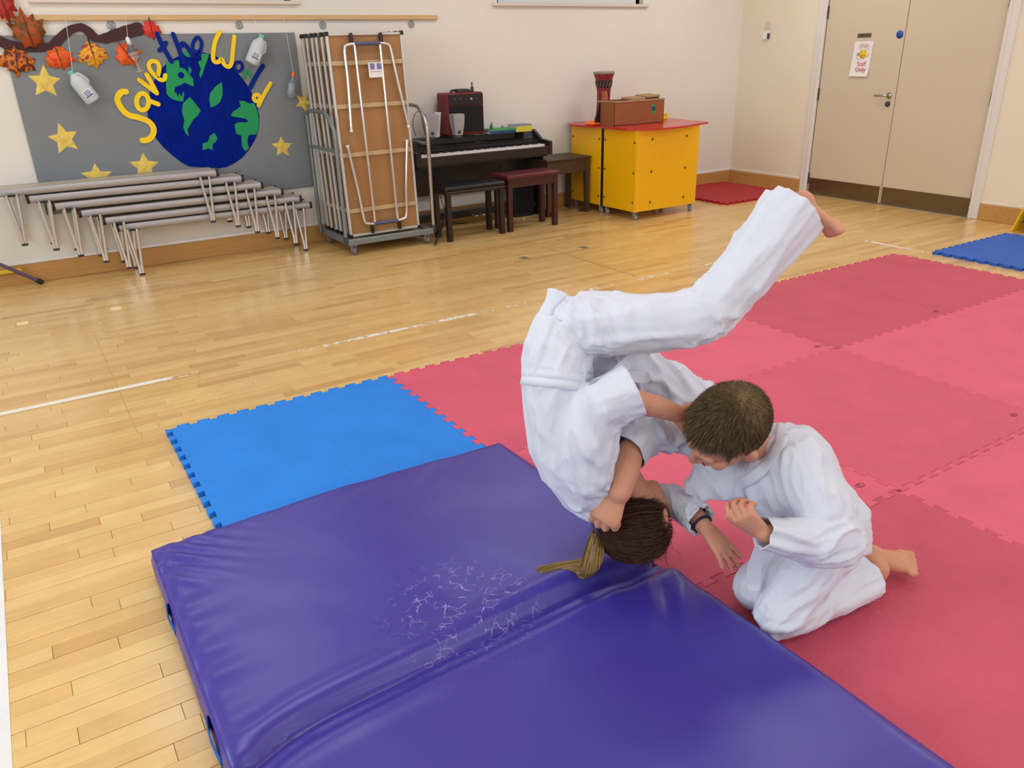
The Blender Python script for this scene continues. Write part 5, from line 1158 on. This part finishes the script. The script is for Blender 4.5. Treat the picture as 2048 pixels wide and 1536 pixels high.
def strands(roots, paths_fn, w0=0.0011, seg=4, name='hair', m_=None, parent=None, tri=2):
    """thin ribbons; paths_fn(root index) -> list of points"""
    vs = []; fs = []
    for i in range(len(roots)):
        pts = paths_fn(i); n = len(pts); b = len(vs)
        t = (pts[-1]-pts[0]); s1 = t.cross(Vector((random.gauss(0, 1), random.gauss(0, 1), random.gauss(0, 1))))
        if s1.length < 1e-9: continue
        s1.normalize()
        for j, p in enumerate(pts):
            w = w0*(1-0.85*(j/(n-1))**2); vs.append(p+s1*w); vs.append(p-s1*w)
        for j in range(n-1): fs.append((b+2*j, b+2*j+1, b+2*j+3, b+2*j+2))
    me = bpy.data.meshes.new(name); me.from_pydata([tuple(v) for v in vs], [], fs); me.materials.append(m_); me.update()
    o = bpy.data.objects.new(name, me); COL.objects.link(o); o.parent = parent; return o

# ------------------------------------------------------------------ the girl, upside down over the crash mat
def girl():
    A = at
    sideN = -VF                                    # her side that faces the photographer
    hip = A(1118, 700, 2.05); chest = A(1140, 860, 2.07); sh = A(1185, 975, 2.09)
    hc = A(1283, 1035, 2.13)
    hup = (scr(-0.12, -0.98, 0.10)).normalized()                # crown points down
    hf = scr(0.62, 0.02, -0.78)                                # face turned right and away
    M = frame(hf, hup)
    B = Blob()
    P = head(B, hc, M, 0.98)
    # neck and trunk
    B.chain([(P(0, -0.015, -0.05), 0.045), (A(1255, 960, 2.12), 0.042), (A(1205, 955, 2.10), 0.055)])
    tb = [(A(1118, 690, 2.05), 0.075, 0.10), (A(1116, 765, 2.05), 0.072, 0.095), (A(1135, 850, 2.07), 0.085, 0.11), (A(1158, 920, 2.09), 0.082, 0.115), (A(1188, 970, 2.10), 0.055, 0.09)]
    def rings(tb, grow=0.0):
        out = []
        for i, (c, ra, rb) in enumerate(tb):
            a = tb[max(i-1, 0)][0]; b = tb[min(i+1, len(tb)-1)][0]; d = (b-a).normalized(); db = sideN; db = (db-d*db.dot(d)).normalized(); da = d.cross(db).normalized(); out.append((c, ra+grow, rb+grow, da, db))
        return out
    B.eloft(rings(tb))
    # arm towards the boy's neck
    sA = A(1185, 945, 2.00); eA = A(1188, 815, 1.93); wA = A(1352, 826, 1.985)
    B.chain([(sA, 0.042), (eA, 0.033), (A(1250, 800, 1.935), 0.034), (A(1310, 812, 1.955), 0.029), (wA, 0.0235)])
    hand(B, wA, scr(0.80, -0.50, -0.40), scr(0.2, -0.2, 1)*-1, scr(0, 1, 0), (0.5, 0.5, 0.55, 0.6), 0.10, 0.95)
    # arm to the mat
    sB = A(1240, 985, 2.18); eB = A(1325, 1000, 2.20); wB = A(1412, 1058, 2.075)
    B.chain([(sB, 0.042), (eB, 0.034), (A(1385, 1025, 2.12), 0.028), (wB, 0.0215)])
    hand(B, wB, scr(0.62, -0.74, 0.18), scr(-0.35, -0.55, -0.7), scr(0.8, 0.5, 0), (0.10, 0.14, 0.16, 0.18), 0.13, 1.0, (0.42, 0.25))
    # legs
    h1 = A(1160, 655, 2.02); k1 = A(1418, 628, 1.95); a1 = A(1605, 405, 1.955)
    B.chain([(h1, 0.075), (A(1290, 648, 1.98), 0.062), (k1, 0.050), (A(1500, 530, 1.95), 0.045), (a1, 0.030)])
    foot(B, a1, A(1613, 388, 1.965), A(1688, 470, 1.93), scr(-0.75, -0.62, 0.1), scr(0, 0, 1), 0.95)
    h2 = A(1165, 700, 2.14); k2 = A(1395, 800, 2.30); a2 = A(1510, 872, 2.42)
    B.chain([(h2, 0.072), (A(1270, 750, 2.22), 0.062), (k2, 0.048), (a2, 0.032)])
    foot(B, a2, A(1500, 890, 2.44), A(1480, 850, 2.52), scr(0.0, 0.3, 1), scr(0, 1, 0))
    me = B.solid(0.0036, 3)
    body = finish(me, 'person', M_skin)
    tag(body, 'child in a white martial arts suit upside down in mid-throw, one leg kicked up high', 'person')
    face_bits(P, M, body, 0.98)
    # ---- trousers
    T = Blob()
    T.eloft(rings([(A(1128, 640, 2.04), 0.070, 0.10), (A(1122, 690, 2.05), 0.088, 0.118), (A(1118, 745, 2.05), 0.088, 0.118)]))
    T.chain([(A(1165, 652, 2.01), 0.086), (A(1230, 648, 1.995), 0.085), (A(1300, 648, 1.975), 0.082), (A(1370, 640, 1.96), 0.079), (A(1416, 622, 1.95), 0.074)])
    T.chain([(A(1416, 622, 1.95), 0.074), (A(1450, 585, 1.95), 0.074), (A(1510, 515, 1.95), 0.076), (A(1560, 455, 1.952), 0.080), (A(1600, 405, 1.955), 0.083)])
    T.chain([(A(1165, 705, 2.13), 0.082), (A(1270, 745, 2.21), 0.078), (A(1350, 785, 2.27), 0.074), (A(1400, 805, 2.30), 0.070), (A(1465, 845, 2.37), 0.068), (A(1500, 866, 2.41), 0.070)])
    me = T.solid(0.006, 5)
    th = A(1400, 640, 1.96)-A(1150, 650, 2.0); sh_ = A(1600, 405, 1.95)-A(1416, 622, 1.95)
    folds(me, [(A(1290, 648, 1.98), 0.15, th, 0.0065, 0.055), (A(1180, 660, 2.0), 0.09, scr(0.35, -1), 0.012, 0.030), (A(1416, 625, 1.92), 0.10, scr(0.7, -0.75), 0.009, 0.042),
               (A(1520, 505, 1.95), 0.16, sh_, 0.006, 0.050), (A(1300, 765, 2.2), 0.16, scr(0.7, -0.7), 0.013, 0.036), (A(1400, 800, 2.3), 0.12, scr(0.6, -0.8), 0.012, 0.036)], 5)
    open_end(me, A(1590, 418, 1.954), A(1600, 405, 1.955)-A(1560, 455, 1.952), 0.09)
    open_end(me, A(1492, 861, 2.40), A(1500, 866, 2.41)-A(1465, 845, 2.37), 0.075)
    tr = finish(me, 'trousers', M_gi, body)
    # ---- jacket
    J = Blob()
    jb = [(A(1124, 632, 2.04), 0.062, 0.105), (A(1119, 690, 2.05), 0.092, 0.130), (A(1114, 765, 2.05), 0.094, 0.130), (A(1128, 815, 2.06), 0.108, 0.140), (A(1146, 880, 2.08), 0.117, 0.150), (A(1160, 935, 2.09), 0.105, 0.150), (A(1180, 985, 2.10), 0.078, 0.130), (A(1200, 1025, 2.10), 0.042, 0.085)]
    J.eloft(rings(jb))
    # flipped-up skirt flap
    J.eloft([(A(1118, 670, 2.03), 0.075, 0.075, VR, VF), (A(1112, 625, 2.02), 0.045, 0.030, VR, VF), (A(1114, 597, 2.015), 0.033, 0.014, VR, VF), (A(1113, 578, 2.01), 0.028, 0.008, (VR-VU*0.35).normalized(), VF)])
    # upper sleeve, bent, with a wide open cuff
    J.chain([(A(1172, 940, 2.00), 0.078), (A(1176, 880, 1.97), 0.076), (A(1190, 822, 1.945), 0.070)])
    J.chain([(A(1190, 822, 1.945), 0.070), (A(1232, 797, 1.935), 0.066), (A(1285, 772, 1.935), 0.066)])
    me = J.solid(0.006, 5)
    ax = (A(1113, 860, 2.0)-A(1113, 700, 2.0))
    folds(me, [(A(1135, 860, 1.98), 0.12, scr(-0.25, -1), 0.0065, 0.055), (A(1190, 890, 1.92), 0.10, scr(0.35, -1), 0.013, 0.045), (A(1100, 700, 1.98), 0.09, scr(0.4, 1), 0.008, 0.045),
               (A(1190, 990, 2.0), 0.08, scr(-0.6, 0.8), 0.008, 0.035), (A(1240, 800, 1.9), 0.07, scr(0.9, 0.2), 0.005, 0.05), (A(1160, 660, 1.98), 0.06, scr(1, -0.3), 0.010, 0.024), (A(1060, 880, 2.05), 0.1, scr(-0.1, 1), 0.005, 0.06)], 11)
    open_end(me, A(1268, 780, 1.935), scr(0.90, 0.42, 0.0), 0.075, 0.05)
    jk = finish(me, 'jacket', M_gi, body)
    # lower sleeve with elasticated hem
    S_ = Blob(); c0, c1 = A(1345, 1000, 2.19), A(1408, 1048, 2.075)
    ex = (c1-c0).normalized(); S_.chain([(A(1240, 990, 2.18), 0.050), (A(1320, 998, 2.21), 0.046), (A(1350, 1003, 2.17), 0.046)]); S_.chain([(A(1350, 1003, 2.17), 0.046), (A(1382, 1024, 2.12), 0.044), (A(1402, 1042, 2.085), 0.043), (c1, 0.042)])
    me = S_.solid(0.005, 4)
    co, no = getco(me); q = co-np.array(c1); al = q@np.array(ex); ang = np.arctan2(q@np.array(ex.cross(VF).normalized()), q@np.array(VF)); wgt = smoothstep(-0.09, -0.015, al)
    setco(me, co+no*(0.0035*np.sin(ang*15+2*np.sin(al*60))*wgt)[:, None])
    folds(me, [(A(1350, 985, 2.1), 0.08, scr(0.4, -1), 0.006, 0.030)], 21, 0.0006, 0.003)
    open_end(me, c1-ex*0.012, ex, 0.05, 0.03)
    finish(me, 'sleeve', M_gi, body)
    # belt: a flat doubled band round the waist
    rr = rings([(A(1117, 742, 2.05), 0.0900, 0.127), (A(1113, 777, 2.05), 0.0930, 0.130)], 0.0)
    mb = MB(); n = 48; R0 = []
    for (c, ra, rb, da, db), in [(rr[0],), (rr[1],)]: R0.append([c+da*ra*math.cos(2*PI*i/n)+db*rb*math.sin(2*PI*i/n) for i in range(n)])
    dn = (rr[1][0]-rr[0][0]).normalized(); prof = [(0, 0.0), (0.0, 0.0025), (0.5, 0.0030), (0.52, 0.0015), (0.54, 0.0032), (1.0, 0.0040), (1.0, 0.0)]
    mb2 = []
    for f, off in prof: mb2.append([R0[0][i].lerp(R0[1][i], f)+((R0[0][i]-rr[0][0]).normalized())*off for i in range(n)])
    mb.loft(mb2, True); mb.obj('belt', M_gi, body)
    for ddx in (0, 1):
        mb = MB(); mb.strip(catmull([A(1190, 770, 1.93+0.0*ddx), A(1225, 752+14*ddx, 1.97), A(1262, 720+34*ddx, 2.03), A(1290, 705+50*ddx, 2.08)], 5), 0.030, 0.004, sideN); mb.obj('belt_end', M_gi, body)
    # wristband
    mb = MB(); wa = (A(1385, 1025, 2.12)-wB).normalized(); mb.tube(mb.ring(wB+wa*0.020, wa, 0.0265, 24), 0.0038, 8, closed=True); mb.obj('wristband', M_band, body)
    # ---- hair: cap, strands and ponytail
    C = Blob(); kk = 0.98
    C.sph(P(0, -0.020, 0.026), (0.081*kk, 0.094*kk, 0.086*kk), 28, M); C.sph(P(0, -0.034, -0.012), (0.066*kk, 0.062*kk, 0.056*kk), 20, M); C.sph(P(0, 0.015, 0.055), (0.070*kk, 0.066*kk, 0.052*kk), 20, M)
    me = C.solid(0.0045, 3); co, no = getco(me)
    Mi = np.array(M.transposed()); loc = (co-np.array(hc))@Mi.T
    flow = snoise(np.stack([loc[:, 0]*60, loc[:, 1]*14, loc[:, 2]*14], 1), 3); setco(me, co+no*(0.0028*flow)[:, None])
    finish(me, 'hair', M_hairg, body)
    tie = A(1195, 1062, 2.10)
    rnd = random.Random(5); roots = []
    while len(roots) < 6500:
        v = Vector((rnd.gauss(0, 1), rnd.gauss(0, 1), rnd.gauss(0, 1))).normalized(); l = Vector((v.x*0.079, v.y*0.092-0.02, v.z*0.084+0.026))
        if l.z < -0.062 or (l.y > 0.066 and l.z < 0.05): continue
        roots.append(P(l.x/0.98*0.99, l.y/0.98*0.99, l.z/0.98*0.99))
    cen = P(0, -0.02, 0.02)
    def path(i):
        r = roots[i]; out = []; t = tie+Vector((rnd.gauss(0, 0.008), rnd.gauss(0, 0.008), rnd.gauss(0, 0.008))); L_ = rnd.uniform(0.25, 0.95)
        for j in range(6):
            f = j/5*L_; q = r.lerp(t, f); e = q-cen; rad = (r-cen).length*(1-f)+max((t-cen).length*f, 0); q = cen+e.normalized()*max(e.length, rad*0.985+0.006); out.append(q+Vector((rnd.gauss(0, 1), rnd.gauss(0, 1), rnd.gauss(0, 1)))*0.0009)
        return out
    strands(roots, path, 0.0006, name='hair_strands', m_=M_hairg, parent=body)['kind'] = 'stuff'
    # loose wisps falling to the right of the head
    rw = [P(rnd.uniform(-0.05, 0.05), 0.05+rnd.uniform(-0.02, 0.02), 0.06+rnd.uniform(-0.03, 0.03)) for _ in range(150)]
    def wisp(i):
        r = rw[i]; d = scr(rnd.uniform(-0.25, 0.35), -1, rnd.uniform(-0.2, 0.2)).normalized()*rnd.uniform(0.03, 0.085); return [r+d*(j/5)+scr(0.012*(j/5)**2*rnd.uniform(-1, 2), 0, 0) for j in range(6)]
    strands(rw, wisp, 0.0007, name='loose_wisps', m_=M_hairg, parent=body)['kind'] = 'stuff'
    mb = MB(); mb.tube(mb.ring(tie, scr(0.75, 0.65), 0.016, 18), 0.005, 8, closed=True); mb.obj('hair_band', mat('hair_band', (70, 60, 120), 0.5), body)
    pl = catmull([tie, A(1191, 1085, 2.10), A(1187, 1108, 2.09), A(1183, 1126, 2.09), fl(1170, 1136, 0.130), fl(1140, 1138, 0.122), fl(1108, 1140, 0.118), fl(1078, 1149, 0.116)], 4)
    rad = [0.012+0.013*math.sin(PI*min(1, i/(len(pl)-1)*1.15+0.05))**0.8*(1.0 if i < len(pl)*0.8 else 0.8) for i in range(len(pl))]
    mb = MB(); mb.tube(pl, [r*0.45 for r in rad], 10); mb.obj('ponytail', mat('hair_core', (128, 102, 62), 0.6), body)
    rp = list(range(4200))
    def pony(i):
        a = rnd.uniform(0, 2*PI); k0 = rnd.choice((0, 0, 3, 8, 12)); k1 = min(len(pl)-1, k0+rnd.randint(10, 28)); out = []; rr_ = rnd.uniform(0.3, 1.15)
        for k in range(k0, k1+1, 2):
            p = pl[k]; sp = 1.0+1.0*max(0, (k-20)/8)
            q = p+Vector((math.cos(a)*rad[k]*rr_, math.sin(a)*rad[k]*rr_*sp, math.sin(a+1.3)*rad[k]*rr_*0.8)); q.z = max(q.z, 0.112); out.append(q)
        return out if len(out) > 2 else [pl[0], pl[1], pl[2]]
    strands(rp, pony, 0.0007, name='ponytail_strands', m_=M_hairy, parent=body)['kind'] = 'stuff'
    return body

# ------------------------------------------------------------------ the boy, kneeling
def boy():
    A = at
    hc = A(1451, 862, 1.945)
    M = frame(scr(-0.78, -0.60, -0.15), scr(-0.435, 0.36, 0.816))
    B = Blob(); P = head(B, hc, M, 1.13)
    B.chain([(P(0, -0.03, -0.045), 0.046), (A(1520, 905, 2.02), 0.046), (A(1545, 925, 2.04), 0.06)])
    tb = [(A(1535, 905, 2.04), 0.06, 0.07), (A(1562, 940, 2.05), 0.10, 0.11), (A(1598, 1000, 2.07), 0.095, 0.105), (A(1635, 1065, 2.09), 0.09, 0.10), (A(1645, 1095, 2.09), 0.08, 0.095)]
    sideN = -VF
    def rings(tb, grow=0.0):
        out = []
        for i, (c, ra, rb) in enumerate(tb):
            a = tb[max(i-1, 0)][0]; b = tb[min(i+1, len(tb)-1)][0]; d = (b-a).normalized(); db = (sideN-d*sideN.dot(d)).normalized(); da = d.cross(db).normalized(); out.append((c, ra+grow, rb+grow, da, db))
        return out
    B.eloft(rings(tb))
    # near arm
    s1 = A(1578, 930, 1.96); e1 = A(1668, 1078, 1.93); w1 = A(1528, 1066, 1.86)
    B.chain([(s1, 0.042), (e1, 0.034), (A(1600, 1078, 1.89), 0.031), (w1, 0.0225)])
    hand(B, w1, scr(-0.78, 0.58, 0.10), scr(0.30, 0.62, -0.60), scr(-0.7, -0.6, 0.3), (0.55, 0.80, 0.95, 1.0), 0.08, 1.0, (0.35, 0.15))
    # far arm round the girl's neck
    s2 = A(1440, 900, 2.10); e2 = A(1300, 862, 2.085); w2 = A(1238, 985, 1.985)
    B.chain([(A(1500, 930, 2.10), 0.05), (s2, 0.042), (A(1370, 868, 2.11), 0.038), (e2, 0.034), (A(1262, 900, 2.04), 0.035), (A(1250, 945, 2.005), 0.037), (w2, 0.031)])
    hand(B, A(1236, 988, 1.985), scr(-0.45, -0.88, -0.15), scr(0.25, -0.3, -1), scr(-1, 0.2, 0), (0.75, 0.8, 0.85, 0.9), 0.05, 1.18, (0.55, 0.6))
    # legs
    zk = 0.022
    k1 = fl(1560, 1228, 0.092); h1 = A(1632, 1100, 2.04); a1 = fl(1748, 1150, 0.075)
    B.chain([(h1, 0.072), (k1, 0.052), (k1.lerp(a1, 0.4), 0.046), (a1, 0.030)])
    foot(B, a1+Vector((0, 0, 0.02)), fl(1736, 1092, 0.130), fl(1842, 1124, 0.070), scr(0.1, -0.75, -0.5), scr(0, -0.4, 1)*-1, 1.25)
    k2 = fl(1515, 1172, 0.095); h2 = A(1620, 1085, 2.16); a2 = fl(1668, 1085, 0.07)
    B.chain([(h2, 0.072), (k2, 0.052), (k2.lerp(a2, 0.5), 0.044), (a2, 0.027)])
    foot(B, a2, fl(1672, 1062, 0.095), fl(1722, 1060, 0.045), scr(0.1, -0.75, -0.5), scr(0, 0.4, -1)*-1)
    me = B.solid(0.0036, 3)
    body = finish(me, 'person', M_skin)
    tag(body, 'child with short brown hair in a white martial arts suit kneeling on the pink mat', 'person')
    face_bits(P, M, body, 1.13)
    # ---- trousers
    T = Blob()
    T.sph(A(1640, 1088, 2.09), (0.105, 0.105, 0.09), 20)
    T.chain([(h1, 0.088), (h1.lerp(k1, 0.5), 0.083), (k1, 0.069)]); T.chain([(k1, 0.069), (k1.lerp(a1, 0.45), 0.068), (k1.lerp(a1, 0.75)+Vector((0, 0, 0.006)), 0.070), (k1.lerp(a1, 0.95)+Vector((0, 0, 0.008)), 0.072)])
    T.chain([(h2, 0.086), (k2, 0.068)]); T.chain([(k2, 0.068), (k2.lerp(a2, 0.5), 0.064), (k2.lerp(a2, 0.95), 0.064)])
    me = T.solid(0.0055, 5)
    folds(me, [(h1.lerp(k1, 0.5), 0.10, k1-h1, 0.005, 0.05), (fl(1600, 1190, 0.14), 0.07, scr(0.9, 0.7), 0.010, 0.026), (k1, 0.06, scr(1, 0.4), 0.007, 0.03), (k1.lerp(a1, 0.6), 0.11, a1-k1+Vector((0, 0, 0.04)), 0.008, 0.045), (A(1520, 1130, 2.05), 0.08, scr(0.2, 1), 0.005, 0.05)], 31)
    co, no = getco(me); co[:, 2] = np.where(co[:, 2] < ZT+0.002, ZT+0.002, co[:, 2]); setco(me, co)
    open_end(me, k1.lerp(a1, 0.86)+Vector((0, 0, 0.008)), a1-k1, 0.08, 0.015, 0.006)
    finish(me, 'trousers', M_gi, body)
    # ---- jacket
    J = Blob()
    jb = [(A(1532, 868, 2.04), 0.066, 0.075), (A(1546, 900, 2.045), 0.112, 0.115), (A(1570, 942, 2.055), 0.132, 0.140), (A(1602, 1000, 2.07), 0.124, 0.135), (A(1642, 1060, 2.085), 0.133, 0.134), (A(1654, 1104, 2.09), 0.116, 0.122)]
    J.eloft(rings(jb))
    J.chain([(A(1590, 925, 1.97), 0.076), (A(1632, 1000, 1.945), 0.078), (A(1668, 1072, 1.925), 0.074)])
    J.chain([(A(1668, 1072, 1.925), 0.074), (A(1620, 1082, 1.90), 0.060), (A(1570, 1076, 1.875), 0.048), (A(1515, 1062, 1.855), 0.040)])
    J.chain([(A(1660, 1108, 2.02), 0.055), (A(1678, 1140, 2.00), 0.012)])
    # front panel hanging open, towards the girl
    J.eloft([(A(1490, 955, 2.05), 0.060, 0.030, VU, VF), (A(1440, 965, 2.08), 0.058, 0.024, VU, VF), (A(1400, 962, 2.10), 0.052, 0.020, (VU+VR*0.25).normalized(), VF), (A(1375, 955, 2.11), 0.045, 0.014, (VU+VR*0.35).normalized(), VF)])
    # far sleeve
    J.chain([(A(1510, 935, 2.10), 0.07), (A(1440, 895, 2.11), 0.064), (A(1370, 866, 2.12), 0.056), (A(1318, 860, 2.10), 0.057), (A(1282, 874, 2.07), 0.058), (A(1236, 925, 2.02), 0.058)])
    me = J.solid(0.0055, 5)
    folds(me, [(A(1640, 930, 2.0), 0.12, scr(0.6, -0.8), 0.0075, 0.055), (A(1590, 960, 1.9), 0.08, scr(0.2, -1), 0.010, 0.04), (A(1670, 1080, 1.9), 0.08, scr(1, 0.4), 0.009, 0.035), (A(1590, 1080, 1.85), 0.06, scr(1, -0.3), 0.006, 0.03),
               (A(1330, 860, 2.05), 0.07, scr(0.5, -0.9), 0.011, 0.034), (A(1420, 965, 2.05), 0.06, scr(0.7, -0.7), 0.009, 0.035), (A(1690, 1020, 2.05), 0.09, scr(0.3, -1), 0.006, 0.05), (A(1520, 1020, 2.0), 0.08, scr(0.3, -1), 0.008, 0.04)], 41)
    open_end(me, A(1526, 1064, 1.858), A(1515, 1062, 1.855)-A(1570, 1076, 1.875), 0.045, 0.04)
    open_end(me, A(1255, 903, 2.04), A(1236, 925, 2.02)-A(1282, 874, 2.07), 0.062, 0.05)
    jk = finish(me, 'jacket', M_gi, body)
    # collar band and belt
    mb = MB(); n = 0
    from mathutils.bvhtree import BVHTree
    bt = BVHTree.FromPolygons([v.co for v in jk.data.vertices], [tuple(p.vertices) for p in jk.data.polygons])
    def band(px, w, th, name, lo=None):
        hits = []
        for p in catmull([Vector((a_, b_, 0)) for a_, b_ in px], 5):
            h = bt.ray_cast(O, ray(p.x, p.y).normalized())
            if h[0] is not None: hits.append((h[0], h[1] if h[1].dot(VF) < 0 else -h[1]))
        for _ in range(3):
            hits = [hits[0]]+[((hits[i-1][0]+hits[i][0]*2+hits[i+1][0])/4, (hits[i-1][1]+hits[i][1]*2+hits[i+1][1]).normalized()) for i in range(1, len(hits)-1)]+[hits[-1]]
        mb = MB(); R_ = []
        for i, (p, nn_) in enumerate(hits):
            d = (hits[min(i+1, len(hits)-1)][0]-hits[max(i-1, 0)][0]).normalized(); s_ = d.cross(nn_).normalized()
            R_.append([p+s_*w/2-nn_*0.004, p+s_*w/2+nn_*th, p+s_*w*0.3+nn_*(th+0.002), p-s_*w*0.3+nn_*(th+0.002), p-s_*w/2+nn_*th, p-s_*w/2-nn_*0.004])
        mb.loft(R_); mb.obj(name, M_gi, body)
    band([(1560, 835), (1566, 865), (1556, 900), (1530, 935), (1500, 958), (1480, 972), (1484, 1005), (1500, 1040)], 0.030, 0.005, 'lapel')
    rr = rings([(A(1612, 1018, 2.075), 0.117, 0.126), (A(1627, 1044, 2.08), 0.118, 0.126)], 0.002); nn = 40
    R0 = [[c+da*ra*math.cos(2*PI*i/nn)+db*rb*math.sin(2*PI*i/nn) for i in range(nn)] for (c, ra, rb, da, db) in rr]
    mb = MB(); mb.loft([[R0[0][i].lerp(R0[1][i], f)+((R0[0][i]-rr[0][0]).normalized())*o for i in range(nn)] for f, o in ((0, 0), (0, 0.004), (0.5, 0.005), (1, 0.004), (1, 0))], True); mb.obj('belt', M_gi, body)
    mb = MB(); mb.strip(catmull([A(1528, 1085, 1.96), A(1518, 1110, 1.965), A(1508, 1140, 1.985), A(1506, 1168, 2.0)], 5), 0.036, 0.004, sideN); mb.obj('belt_end', M_gi, body)
    # ---- hair
    k = 1.13
    C = Blob(); C.sph(P(0, -0.030, 0.038), (0.077*k, 0.080*k, 0.073*k), 28, M); C.sph(P(0, -0.044, -0.008), (0.060*k, 0.052*k, 0.050*k), 18, M); C.sph(P(0, 0.018, 0.064), (0.058*k, 0.046*k, 0.036*k), 18, M)
    finish(C.solid(0.0045, 3), 'hair', M_hairb, body)
    rnd = random.Random(9); roots = []; dirs = []
    cen = P(0, -0.015, 0.02); crown = Vector((0, -0.06, 0.085))
    while len(roots) < 17000:
        v = Vector((rnd.gauss(0, 1), rnd.gauss(0, 1), rnd.gauss(0, 1))).normalized(); l = Vector((v.x*0.079, v.y*0.095-0.016, v.z*0.084+0.028))
        edge = 0.046+0.010*noise.noise(Vector((l.x*30, 2, 5)))
        if l.z < (-0.05 if l.y < -0.03 else 0.012): continue
        if l.y > 0.030 and l.z < edge+0.024: continue
        if l.y > 0.0 and abs(l.x) > 0.045 and l.z < 0.040: continue
        if abs(l.x) > 0.066 and -0.03 < l.y < 0.02 and l.z < 0.018: continue
        t = (l-crown); t = t-v*t.dot(v); t.normalize(); sh = 0.38 if l.z < 0.045 and l.y < 0.02 else (1.0 if l.y > 0.045 else 0.9)
        ln = (0.026 if l.y > 0.02 else 0.017)*sh*rnd.uniform(0.7, 1.25)
        d = (v*0.30+t*0.90+Vector((rnd.gauss(0, 0.18), rnd.gauss(0, 0.18), rnd.gauss(0, 0.18)))).normalized(); roots.append(P(l.x, l.y, l.z)); dirs.append((M@d*ln, M@v, M@t*ln))
    def path(i):
        r = roots[i]; d, v, t = dirs[i]; return [r, r+d*0.35+v*0.001, r+d*0.7+t*0.05, r+d*0.85+t*0.30]
    strands(roots, path, 0.00055, name='hair_strands', m_=M_hairb, parent=body)['kind'] = 'stuff'
    return body
girl()
boy()
